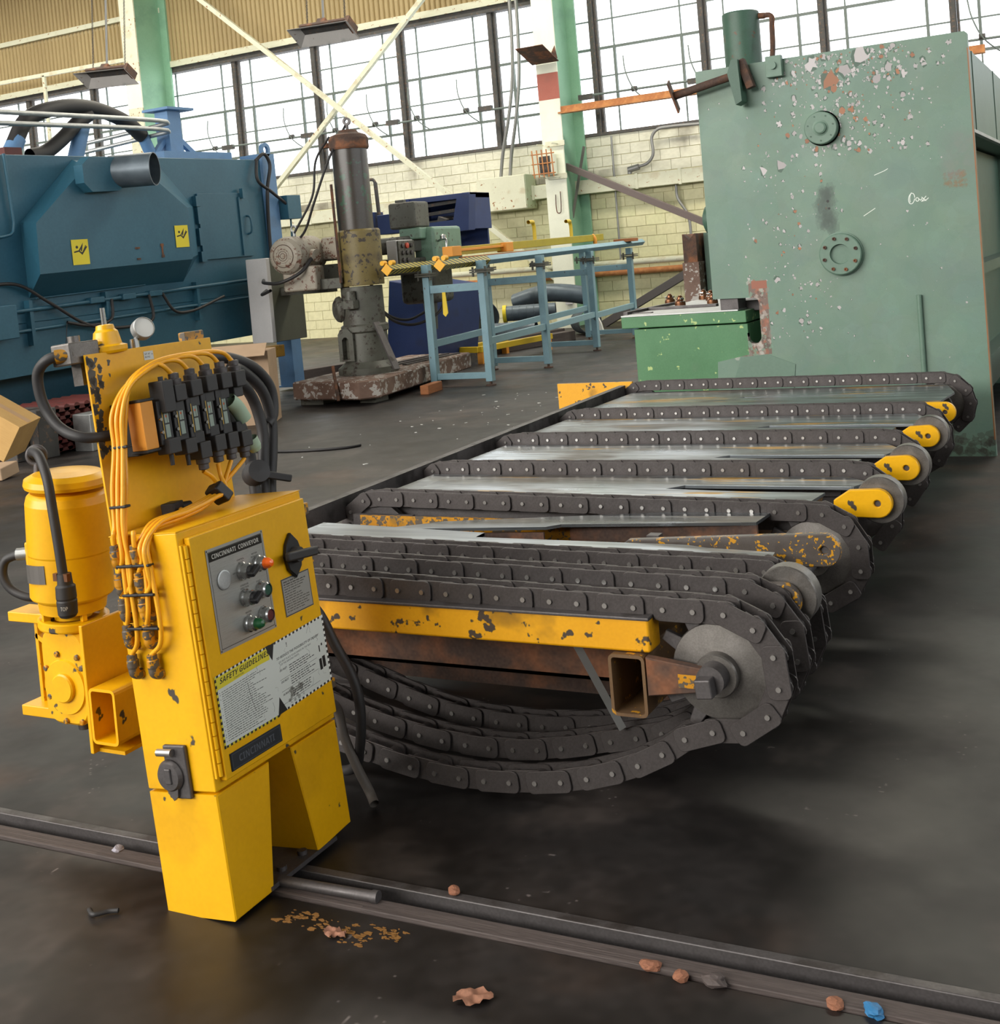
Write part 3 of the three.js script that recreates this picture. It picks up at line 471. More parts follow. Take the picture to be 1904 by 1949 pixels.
  // safety decal in two halves
  const dec = canvasTex(1600, 720, (c, w, h) => {
    const r = rng(21); c.clearRect(0, 0, w, h);
    const L = 770, R0 = 820;
    c.fillStyle = '#cdd0c8'; c.fillRect(0, 0, w, h);
    const edge = (x, y, dx, dy, n, a, b) => { for (let i = 0; i < n; i++) { c.fillStyle = i % 2 ? a : b; c.fillRect(x + dx * i, y + dy * i, dx ? dx + 1 : 22, dy ? dy + 1 : 22); } };
    edge(0, 0, 28, 0, 28, '#1c1c1a', '#d8d8d0'); edge(0, h - 22, 28, 0, 28, '#1c1c1a', '#cfc02a'); edge(0, 0, 0, 30, 24, '#1c1c1a', '#cfc02a');
    edge(R0, 0, 28, 0, 28, '#1c1c1a', '#e0e0d8'); edge(R0, h - 22, 28, 0, 28, '#1c1c1a', '#e0e0d8'); edge(w - 22, 0, 0, 30, 24, '#1c1c1a', '#e0e0d8');
    c.fillStyle = '#d6c62c'; c.fillRect(22, 22, L - 22, 118);
    c.fillStyle = '#22211c'; c.font = 'italic bold 74px sans-serif'; c.fillText('SAFETY GUIDELINES', 60, 96); c.font = '26px sans-serif'; c.fillText('CONVEYORS', 250, 128);
    c.fillStyle = '#33342f';
    for (let j = 0; j < 23; j++) { let x = 66; const end = 420 + r() * 300; if (r() < 0.6) c.fillRect(40, 176 + j * 22, 8, 8); while (x < end) { const q = 10 + r() * 44; c.fillRect(x, 178 + j * 22, q, 6); x += q + 8; } }
    c.fillStyle = '#161614'; c.beginPath(); c.moveTo(730, 0); c.lineTo(850, 0); c.lineTo(800, 160); c.fill(); c.beginPath(); c.moveTo(770, h); c.lineTo(900, h); c.lineTo(815, h - 170); c.fill();
    c.font = 'bold 60px sans-serif'; c.fillText('!', 1010, 110); c.font = 'italic bold 34px sans-serif'; c.fillText('TO REDUCE THE POSSIBILITY OF INJURY', 850, 190); c.font = '26px sans-serif'; c.fillText('DO NOT PLACE YOUR HANDS IN THE WAY', 880, 232); c.fillText('OF THE MOVING PARTS', 900, 262);
    for (const [y0, head] of [[300, 'DO NOT'], [420, 'DO NOT'], [548, 'ALWAYS']]) { c.font = 'italic bold 28px sans-serif'; c.fillText(head, 870, y0 + 18); for (let j = 0; j < 4; j++) { let x = 1010; const end = 1240 + r() * 130; while (x < end) { const q = 12 + r() * 44; c.fillRect(x, y0 + j * 24, q, 8); x += q + 9; } } c.fillRect(860, y0 + 100, 560, 3); }
    c.fillStyle = '#111'; c.fillRect(1450, 430, 40, 120); c.fillRect(1500, 420, 44, 120); c.fillRect(1470, 290, 16, 70); c.fillRect(1510, 280, 20, 26);
    c.strokeStyle = 'rgba(40,40,36,0.55)'; for (let i = 0; i < 40; i++) { c.lineWidth = 1 + r() * 3; c.beginPath(); let x = r() * w, y = r() * h; c.moveTo(x, y); for (let k = 0; k < 3; k++) { x += (r() - 0.5) * 60; y += r() * 40; c.lineTo(x, y); } c.stroke(); }
    c.lineWidth = 5; c.strokeStyle = 'rgba(40,38,34,0.8)'; c.beginPath(); c.moveTo(420, 240); c.lineTo(440, 400); c.lineTo(480, 540); c.stroke();
    c.fillStyle = 'rgba(60,58,50,0.35)'; for (let i = 0; i < 30; i++) { c.beginPath(); c.arc(1050 + (r() - 0.5) * 220, 600 + (r() - 0.5) * 170, 5 + r() * 22, 0, 7); c.fill(); }
  });
  const dm = new THREE.MeshStandardMaterial({ map: dec, roughness: 0.55 });
  const dg = new THREE.BufferGeometry(); { // the right half is stuck on a little askew
    const P = [[0.198, 0.372], [0.003, 0.372], [0.003, 0.542], [0.198, 0.532], [-0.003, 0.376], [-0.2135, 0.386], [-0.2135, 0.55], [-0.003, 0.541]], U = [[0, 0], [0.49, 0], [0.49, 1], [0, 1], [0.5, 0], [1, 0], [1, 1], [0.5, 1]], ix = [0, 1, 2, 0, 2, 3, 1, 4, 7, 1, 7, 2, 4, 5, 6, 4, 6, 7], pos = [], uv = [];
    for (const i of ix) { pos.push(0.1192, P[i][1], P[i][0]); uv.push(...U[i]); }
    dg.setAttribute('position', new THREE.Float32BufferAttribute(pos, 3)); dg.setAttribute('uv', new THREE.Float32BufferAttribute(uv, 2)); dg.computeVertexNormals();
  }
  printed('safety_decal', dg, dm, door);
  // operators
  const X = V(1, 0, 0), op = (y, z) => V(0.1195, y, z);
  K().lathe([[0.0225, 0], [0.0225, 0.003], [0.0195, 0.004], [0, 0.004]], op(0.728, 0.119), X, 24).build('hole_plug', M.zinc, door);
  for (const [y, z] of [[0.731, 0.054], [0.67, 0.057]]) { const k = K().lathe([[0.0205, 0], [0.0205, 0.006], [0.0175, 0.009], [0.0175, 0.022], [0.015, 0.025], [0, 0.025]], op(y, z), X, 24).build('selector_switch', M.chrome, door); K().box(0.02, 0.013, 0.034, 0.154, y, z, 0.5, 0, 0, 0.004).cyl(op(y, z).add(V(0.024, 0, 0)), op(y, z).add(V(0.033, 0, 0)), 0.0135, 0.0125, 16).build('selector_knob', M.black, door); }
  for (const [y, z, m, r] of [[0.672, -0.001, flat(0x1e4a3a, 0.4), 0.012], [0.614, 0.004, flat(0x5a1c20, 0.4), 0.012]]) { K().lathe([[0.02, 0], [0.02, 0.006], [0.0175, 0.009], [0.0175, 0.02], [0.0135, 0.023], [0.0125, 0.018]], op(y, z), X, 24).build('push_button_bezel', M.chrome, door); K().lathe([[r + 0.001, 0.012], [r, 0.02], [0, 0.0205]], op(y, z), X, 20).build('push_button', m, door); }
  for (const [y, z, m, d] of [[0.734, -0.002, M.lensAmber, 1], [0.61, 0.06, flat(0x14502c, 0.3), 0.9]]) { K().lathe([[0.019, 0], [0.019, 0.008], [0.0165, 0.01], [0.0165, 0.022], [0.0135, 0.025]], op(y, z), X, 24).build('pilot_bezel', M.chrome, door); K().lathe([[0.0135, 0.022], [0.0125, 0.034], [0.008, 0.043], [0, 0.046]], op(y, z), X, 16).build('pilot_lens', m, door); }
  const hd = K().ext([[-0.129, 0.667], [-0.105, 0.69], [-0.098, 0.723], [-0.107, 0.752], [-0.129, 0.776], [-0.152, 0.752], [-0.161, 0.723], [-0.153, 0.69]], 0.118, 0.13, 'zy', [], 0.002).build('disconnect_switch', M.black, door);
  K().box(0.016, 0.022, 0.115, 0.152, 0.723, -0.131, -0.1, 0, 0, 0.005).cyl(V(0.13, 0.723, -0.129), V(0.148, 0.723, -0.129), 0.02, 0.018, 18).build('switch_lever', M.rubber, door);
  // outlet with flap on the narrow side
  const sk = K().span(-0.028, 0.036, 0.272, 0.392, 0.225, 0.236, 0.004).build('flap_outlet', M.steel, ped);
  K().lathe([[0, 0.014], [0.03, 0.012], [0.036, 0.004], [0.036, 0]], V(-0.012, 0.325, 0.236), V(0, 0, 1), 28).span(-0.018, 0.0, 0.31, 0.345, 0.246, 0.253, 0.003).ext([[-0.03, 0.305], [0.008, 0.3], [0.004, 0.28], [-0.008, 0.27], [-0.018, 0.282]], 0.236, 0.243).build('flap', M.steel, sk);
  K().cyl(V(-0.036, 0.378, 0.243), V(0.006, 0.378, 0.243), 0.0085, 0.0085, 14).build('flap_hinge', M.pin, sk);
  // back plate carrying the valves
  const bp = K().span(-0.104, -0.098, 0.855, 1.278, -0.212, 0.214, 0.001).build('valve_plate', M.yellow, ped); bp.rotation.x = 0;
  const tg = canvasTex(200, 130, (c, w, h) => { c.fillStyle = '#c9cdc8'; c.fillRect(0, 0, w, h); c.fillStyle = '#444'; c.font = 'bold 38px sans-serif'; c.fillText('SET AT', 18, 54); c.fillText('80 PSI', 18, 100); c.beginPath(); c.arc(176, 50, 9, 0, 7); c.fill(); });
  printed('setting_tag', sheetX(-0.0972, 0.032, 0.0, 1.245, 1.266), new THREE.MeshStandardMaterial({ map: tg, roughness: 0.5 }), bp);
  { // paint rubbed off the corner of the plate, down to dark primer
    const r = rng(31), q = K();
    for (let i = 0; i < 60; i++) { const a = r() * r(), y = 1.27 - r() * 0.22, z = 0.212 - a * (y > 1.2 ? 0.1 : 0.045), s = 0.003 + r() * 0.009 * (1 - a), n = 7, pts = []; for (let k = 0; k < n; k++) { const t = k / n * 2 * PI, e = s * (0.5 + r()); pts.push([Math.min(0.2135, z + Math.cos(t) * e), Math.min(1.2775, y + Math.sin(t) * e * 1.3)]); } q.ext(pts, -0.0982, -0.0976, 'zy'); }
    const m = q.build('bare_patch', flat(0x4c4a44, 0.55), bp); m.userData.kind = 'stuff';
  }
  // valve manifold
  const mf = K().span(-0.098, -0.03, 1.03, 1.155, -0.2, 0.165, 0.003).build('valve_manifold', M.black, ped);
  K().span(-0.045, 0.0, 1.042, 1.152, 0.128, 0.168, 0.002).build('end_block', M.orange, mf); K().span(-0.047, 0.002, 1.152, 1.158, 0.125, 0.17, 0.001).span(-0.047, 0.002, 1.036, 1.042, 0.125, 0.17, 0.001).build('end_cap', M.black, mf);
  const lab = new THREE.MeshStandardMaterial({ map: canvasTex(64, 160, (c, w, h) => { c.fillStyle = '#1b1c1b'; c.fillRect(0, 0, w, h); c.fillStyle = '#8a978c'; c.fillRect(22, 14, 34, 60); c.fillRect(22, 82, 34, 66); c.fillStyle = '#c8a020'; c.fillRect(6, 4, 5, 150); c.fillStyle = '#c05a2c'; c.fillRect(30, 34, 14, 12); c.fillStyle = '#222'; c.fillRect(40, 14, 3, 60); }), roughness: 0.35 });
  const top = [[1.158, 0.05], [1.162, -0.006], [1.166, -0.061], [1.166, -0.116], [1.164, -0.169]], bot = [[1.03, 0.095], [1.02, 0.042], [1.012, -0.005], [1.02, -0.06], [1.018, -0.108], [1.014, -0.158]];
  [0.101, 0.051, 0.002, -0.05, -0.103].forEach((z) => {
    const b = K().span(-0.04, 0.004, 1.045, 1.148, z - 0.021, z + 0.021, 0.003).build('valve_body', M.rubber, mf);
    printed('valve_label', sheetX(0.0048, z + 0.012, z - 0.014, 1.055, 1.128), lab, b);
    K().cyl(V(0.003, 1.105, z + 0.017), V(0.009, 1.105, z + 0.017), 0.004, 0.004, 8).cyl(V(0.003, 1.075, z + 0.017), V(0.009, 1.075, z + 0.017), 0.004, 0.004, 8).build('screw', M.chrome, b);
  });
  const sol = (y, z, dn, m = M.rubber) => { const s = K().box(0.042, 0.04, 0.038, -0.002, y, z, 0, 0, 0, 0.003).box(0.05, 0.03, 0.034, -0.02, y - dn * 0.03, z, 0, 0, 0, 0.003).build('solenoid', m, mf); K().lathe([[0.0165, 0.0], [0.0165, 0.012], [0.0125, 0.014], [0.0125, 0.026], [0.007, 0.028]], V(-0.002, y + dn * 0.02, z - 0.004), V(0, dn, 0), 14).build('cord_grip', M.steel, s); };
  K().box(0.045, 0.075, 0.036, -0.002, 1.155, 0.092, 0, 0, 0, 0.003).cyl(V(0, 1.19, 0.092), V(0, 1.202, 0.092), 0.006).build('blank_solenoid', M.rubber, mf);
  top.forEach(([y, z]) => sol(y, z, 1)); bot.forEach(([y, z], i) => { if (i > 1) sol(y, z, -1); else K().box(0.042, 0.036, 0.038, -0.002, y + 0.01, z, 0, 0, 0, 0.003).cyl(V(0, y, z), V(0, y - 0.035, z), 0.006, 0.005, 10).build('blank_solenoid', M.rubber, mf); });
  const sil = flat(0x9fb59c, 0.6); K().tube([V(0.0, 1.115, -0.13), V(0.0, 1.095, -0.155), V(0.0, 1.06, -0.178)], 0.02, 12, 12).build('air_silencer', sil, mf); K().lathe([[0, 0.04], [0.014, 0.036], [0.018, 0.024], [0.018, 0]], V(0.0, 1.01, -0.19), V(0, -0.9, -0.4), 14).build('air_silencer', sil, mf);
  // yellow cords
  const cordGrip = (x, y) => { const g = K().lathe([[0.0125, 0.0], [0.0135, 0.004], [0.0135, 0.018], [0.0115, 0.02], [0.0115, 0.03], [0.007, 0.032]], V(x, y, 0.243), V(0, 1, 0), 14).tube([V(x, y + 0.002, 0.243), V(x, y - 0.01, 0.242), V(x + 0.002, y - 0.016, 0.232), V(x + 0.003, y - 0.016, 0.222)], 0.0122, 12, 12).build('cord_elbow', M.yellowRub, ped); return g; };
  const ys = [0.815, 0.752, 0.695, 0.635, 0.568];
  const tie = K();
  ys.forEach((y, i) => {
    cordGrip(-0.068, y); cordGrip(-0.008, y);
    const [ty, tz] = top[i], o = i < 3 ? i * 0.0136 : (i - 3) * 0.0136 + 0.0068, zo = i < 3 ? 0.004 : -0.0085, sg = (i - 2) * 0.0025;
    K().tube([V(-0.068, y + 0.03, 0.243), V(-0.06 + o, y + 0.06, 0.248), ...(y < 0.75 ? [V(-0.055 + o, 0.79, 0.246)] : []), V(-0.062 + o, 0.88, 0.238 + zo), V(-0.06 + o + sg, 0.97, 0.222 + zo), V(-0.058 + o, 1.06, 0.205 + zo), V(-0.055 + o + sg, 1.13, 0.196 + zo), V(-0.045 + o, 1.18 + i * 0.004, 0.172 + zo), V(-0.034 + o * 0.8, 1.212 + i * 0.005, 0.128 - i * 0.006), V(-0.015, 1.232 + i * 0.003, (tz + 0.1) / 2 + 0.01), V(-0.006, ty + 0.068, tz + 0.022), V(-0.002, ty + 0.04, tz - 0.004)], 0.0056, 80, 9).build('yellow_cord', M.hoseYellow, ped);
    const [by, bz] = bot[Math.max(2, 6 - 1 - i)] ?? bot[3];
    if (i < 4) K().tube([V(-0.008, y + 0.03, 0.243), V(0.0 + o, y + 0.06, 0.248), ...(y < 0.75 ? [V(0.002 + o, 0.78, 0.248 + zo)] : []), V(0.0 + o, 0.84, 0.245 + zo), V(0.004 + o, 0.876 + zo, 0.2), V(0.004 + o, 0.882 + zo, 0.1), V(-0.01 + o, 0.89 + zo, 0.0), V(-0.01 + o, 0.905, -0.05), V(0.0, 0.94, (bz - 0.06) / 2), V(-0.002, by - 0.05, bz)], 0.0056, 80, 9).build('yellow_cord', M.hoseYellow, ped);
    else K().tube([V(-0.008, y + 0.03, 0.243), V(0.03, y + 0.06, 0.248), V(0.034, 0.78, 0.246), V(0.03, 0.84, 0.243), V(0.025, 0.876, 0.2), V(0.0, 0.885, 0.09), V(-0.03, 0.885, 0.06)], 0.0056, 60, 9).build('yellow_cord', M.hoseYellow, ped);
  });
  for (const [x, y, z] of [[-0.04, 1.06, 0.205], [-0.045, 0.93, 0.232], [-0.035, 0.8, 0.249], [0.014, 0.8, 0.249], [-0.03, 0.735, 0.249], [0.014, 0.735, 0.249], [-0.03, 0.66, 0.249], [0.012, 0.66, 0.249]]) tie.box(0.05, 0.006, 0.018, x, y, z, 0, 0, 0, 0.002);
  tie.box(0.05, 0.05, 0.03, -0.0, 0.9, -0.045, 0.6, 0, 0.3, 0.006).build('cable_ties', M.black, ped);
  K().box(0.036, 0.036, 0.045, -0.055, 0.886, 0.06, 0, 0.2, 0, 0.003).cyl(V(-0.052, 0.886, 0.035), V(-0.045, 0.886, 0.01), 0.013, 0.011, 12).build('loose_plug', M.black, ped);
  // regulator, gauge, filter block and hoses on the plate
  K().lathe([[0.042, 0], [0.045, 0.006], [0.045, 0.016], [0.034, 0.02], [0.028, 0.05], [0.022, 0.056], [0.02, 0.066], [0.011, 0.068]], V(-0.125, 1.275, 0.115), V(0.03, 1, 0.02), 24).build('air_regulator', M.yellow, ped);
  K().cyl(V(-0.123, 1.34, 0.117), V(-0.121, 1.382, 0.118), 0.0065, 0.006, 12).build('regulator_screw', M.chrome, ped);
  const gd = V(0.85, 0.25, 0.35).normalize(), gc = V(-0.11, 1.322, 0.008);
  const gb = K().lathe([[0, -0.018], [0.024, -0.018], [0.027, -0.012], [0.027, 0.008], [0.025, 0.01]], gc, gd, 28).build('pressure_gauge', M.zinc, ped);
  K().lathe([[0.0255, 0.007], [0, 0.0075]], gc, gd, 24).build('gauge_dial', M.white, gb); K().cyl(gc.clone().addScaledVector(gd, -0.02), V(-0.125, 1.285, 0.03), 0.008).lathe([[0.012, -0.012], [0.012, 0.012]], V(-0.122, 1.288, 0.03), V(0, 1, 0), 6).build('gauge_stem', M.chrome, gb);
  K().box(0.06, 0.05, 0.09, -0.14, 1.285, 0.2, 0, 0, 0, 0.004).cyl(V(-0.14, 1.31, 0.2), V(-0.14, 1.325, 0.2), 0.014).box(0.03, 0.06, 0.03, -0.14, 1.24, 0.19).build('filter_block', M.machined, ped);
  K().span(-0.13, -0.106, 1.27, 1.3, -0.2, -0.13, 0.003).build('plate_clip', M.yellowRub, ped);
  K().tube([V(-0.135, 1.284, 0.235), V(-0.165, 1.28, 0.26), V(-0.2, 1.255, 0.262), V(-0.21, 1.21, 0.258), V(-0.203, 1.165, 0.252), V(-0.17, 1.12, 0.248), V(-0.12, 1.094, 0.236), V(-0.095, 1.088, 0.19), V(-0.093, 1.088, 0.15)], 0.0125, 60, 12).build('black_hose', M.rubber, ped);
  K().cyl(V(-0.12, 1.284, 0.225), V(-0.15, 1.283, 0.252), 0.0165, 0.0165, 12).build('hose_fitting', M.yellowRub, ped); K().cyl(V(-0.094, 1.088, 0.175), V(-0.092, 1.088, 0.14), 0.0165, 0.0165, 12).build('hose_fitting', M.yellowRub, ped);
  const hose = (pts, r) => K().tube(pts.map((p) => V(...p)), r, 48, 10).build('black_hose', M.rubber, ped);
  hose([[-0.13, 1.2, -0.14], [-0.125, 1.225, -0.236], [-0.12, 1.208, -0.326], [-0.12, 1.17, -0.406], [-0.12, 1.113, -0.449], [-0.12, 1.04, -0.44], [-0.12, 1.02, -0.41]], 0.0155);
  hose([[-0.05, 1.15, -0.2], [-0.1, 1.19, -0.28], [-0.12, 1.165, -0.36], [-0.12, 1.111, -0.414], [-0.12, 1.029, -0.432], [-0.12, 0.946, -0.415], [-0.12, 0.85, -0.385], [-0.12, 0.6, -0.36]], 0.0155);
  hose([[-0.05, 1.12, -0.2], [-0.1, 1.15, -0.3], [-0.12, 1.094, -0.37], [-0.12, 1.007, -0.388], [-0.12, 0.923, -0.372], [-0.12, 0.8, -0.35], [-0.12, 0.6, -0.33]], 0.0155);
  hose([[-0.05, 1.06, -0.2], [-0.1, 1.03, -0.28], [-0.12, 0.96, -0.32], [-0.12, 0.85, -0.32], [-0.12, 0.6, -0.3]], 0.0155);
  K().lathe([[0, 0.03], [0.03, 0.026], [0.034, 0], [0.03, -0.026], [0, -0.03]], V(-0.1, 0.905, -0.31), V(1, 0.3, 0.5), 20).bar(V(-0.1, 0.905, -0.31), V(-0.06, 0.87, -0.4), 0.02, 0.02, 0.004).build('pipe_clamp', M.rubber, ped);
}
// hoses hanging between the pedestal and the conveyor
tag(K().tube([V(-2.04, 0.6, -2.5), V(-1.99, 0.53, -2.6), V(-1.941, 0.418, -2.62), V(-1.896, 0.337, -2.62), V(-1.882, 0.268, -2.62), V(-1.9, 0.153, -2.63), V(-1.97, 0.06, -2.68), V(-2.2, 0.03, -2.72)], 0.014, 50, 10).build('hydraulic_hose', M.rubber, scene), 'black hose looping down behind the yellow cabinet', 'hose');
tag(K().tube([V(-1.965, 0.3, -2.55), V(-1.959, 0.254, -2.62), V(-1.942, 0.178, -2.62), V(-1.909, 0.096, -2.62), V(-1.874, 0.03, -2.62), V(-1.85, 0.014, -2.6)], 0.013, 40, 10).build('hydraulic_hose', flat(0x5c5650, 0.6), scene), 'grey-brown hose with its end on the floor beside the yellow cabinet leg', 'hose');
// ---------------------------------------------------------------- gear motor
const gm = thing('gear_motor', 'yellow upright gear motor with a lifting eye beside the control cabinet', 'motor', [-2.665, 0, -2.41]);
{
  const A = V(0.068, 1, 0).normalize(), at = (y) => V((y - 0.52) * 0.068, y, 0);
  K().lathe([[0.088, 0.545], [0.092, 0.575], [0.108, 0.585], [0.111, 0.59], [0.111, 0.705], [0.113, 0.71], [0.113, 0.845], [0.108, 0.865], [0.098, 0.875], [0.05, 0.878]].map(([r, y]) => [r, y - 0.52]), V(0, 0.52, 0), A, 40).build('motor_housing', M.yellow, gm);
  K().lathe([[0.06, 0.878], [0.06, 0.893], [0.112, 0.888], [0.115, 0.897], [0.112, 0.912], [0.09, 0.924], [0.04, 0.93], [0, 0.931]].map(([r, y]) => [r, y - 0.52]), V(0, 0.52, 0), A, 40).build('fan_cover', M.yellow, gm);
  K().lathe([[0.05, 0.5], [0.093, 0.5], [0.095, 0.505], [0.095, 0.522], [0.09, 0.525], [0.07, 0.525]].map(([r, y]) => [r, y - 0.52]), V(0, 0.52, 0), A, 36).build('flange', M.yellow, gm);
  const rb = K(); for (let i = 0; i < 4; i++) { const a = i * PI / 2 + 0.4; rb.box(0.02, 0.03, 0.014, 0.075 * Math.cos(a), 0.535, 0.075 * Math.sin(a), 0, -a, 0, 0.002); } rb.cyl(V(0, 0.52, 0), V(0, 0.56, 0), 0.05).build('adapter_ribs', M.yellow, gm);
  const gbx = K().ext(roundRect(-0.078, 0.088, 0.235, 0.5, 0.05, 5), -0.09, 0.058, 'xy', [], 0.008).build('gearbox', M.yellow, gm);
  K().lathe([[0, 0.012], [0.036, 0.012], [0.04, 0.008], [0.041, 0], [0.074, 0], [0.078, -0.008]], V(0.008, 0.342, 0.064), V(0, 0, 1), 36).build('cover', M.yellow, gbx);
  const bo = K(); for (const [x, y] of [[-0.012, 0.432], [0.062, 0.428], [-0.058, 0.39], [-0.052, 0.312], [0.0, 0.248], [0.06, 0.25], [0.078, 0.4]]) bo.lathe([[0.0085, 0], [0.0085, 0.007], [0.006, 0.009], [0, 0.009]], V(x, y, 0.057), V(0, 0, 1), 8); bo.build('bolts', M.yellowRub, gbx);
  K().cyl(V(0.06, 0.235, 0.02), V(0.06, 0.215, 0.02), 0.012).cyl(V(0.0, 0.24, 0.0), V(0, 0.205, 0), 0.02, 0.016).build('drain_plug', M.steel, gbx);
  K().span(-0.24, -0.07, 0.497, 0.525, -0.06, 0.02, 0.003).span(-0.22, -0.075, 0.228, 0.258, -0.06, 0.02, 0.003).span(-0.185, -0.172, 0.25, 0.5, -0.04, -0.02, 0.002).span(-0.14, -0.127, 0.25, 0.5, -0.04, -0.02, 0.002).span(-0.095, -0.08, 0.24, 0.5, -0.05, 0.01, 0.002).box(0.12, 0.014, 0.02, -0.13, 0.42, -0.03, 0, 0, -0.5).build('ribbed_bracket', M.yellow, gm);
  K().add(new THREE.TorusGeometry(0.024, 0.0075, 10, 28), new THREE.Matrix4().makeRotationY(0.5).setPosition(-0.06, 0.972, 0.02)).cyl(V(-0.06, 0.915, 0.02), V(-0.06, 0.95, 0.02), 0.014, 0.01).build('lifting_eye', M.steel, gm);
  K().span(-0.135, -0.1, 0.64, 0.73, -0.02, 0.03, 0.006).build('terminal_box', M.yellow, gm);
  K().cyl(V(-0.13, 0.695, 0.01), V(-0.165, 0.695, 0.03), 0.017, 0.017, 14).build('gland', M.zinc, gm);
  K().tube([V(-0.16, 0.695, 0.03), V(-0.195, 0.68, 0.045), V(-0.205, 0.64, 0.05), V(-0.185, 0.6, 0.045), V(-0.13, 0.575, 0.03), V(-0.09, 0.575, 0.0)], 0.0125, 40, 10).build('power_cable', M.rubber, gm);
  const npl = new THREE.MeshStandardMaterial({ color: 0x6e6a66, roughness: 0.4, metalness: 0.5 }), pl = K(); for (let i = 0; i < 4; i++) { const a = rad(80 + i * 9), r = 0.1135; pl.box(0.019, 0.05, 0.002, r * Math.cos(a) * 1 - 0.0, 0.665, r * Math.sin(a), 0, PI / 2 - a, 0); } pl.build('name_plate', npl, gm);
  K().tube([V(-0.1, 0.955, -0.02), V(-0.03, 0.99, 0.06), V(0.04, 0.985, 0.1), V(0.09, 0.93, 0.125), V(0.11, 0.85, 0.135), V(0.125, 0.75, 0.14), V(0.13, 0.68, 0.14)], 0.013, 50, 12).build('plug_lead', M.rubber, gm);
  const pg = K().lathe([[0.008, 0.12], [0.018, 0.118], [0.02, 0.09], [0.0255, 0.085], [0.0265, 0.055], [0.025, 0.05], [0.0265, 0.046], [0.025, 0.012], [0.02, 0.004], [0.01, 0], [0, 0]], V(0.135, 0.565, 0.14), V(0, 1, 0), 20).build('twist_plug', M.rubber, gm);
  { // chalked letters on the plug
    const g = new THREE.CylinderGeometry(0.0262, 0.0262, 0.02, 16, 1, true, -0.75, 1.5), t = canvasTex(160, 64, (c, w, h) => { c.fillStyle = '#2c2a2a'; c.fillRect(0, 0, w, h); c.fillStyle = '#b9b2a4'; c.font = '44px sans-serif'; c.textAlign = 'center'; c.fillText('TOP', w / 2, 48); });
    const m = printed('chalk_mark', g, new THREE.MeshStandardMaterial({ map: t, roughness: 0.7 }), pg); m.position.set(0.135, 0.596, 0.14); m.rotation.y = 0.5;
  }
  K().box(0.014, 0.02, 0.012, 0.115, 0.675, 0.148).box(0.014, 0.02, 0.012, 0.152, 0.675, 0.148).build('plug_clamp', M.copper, gm);
}
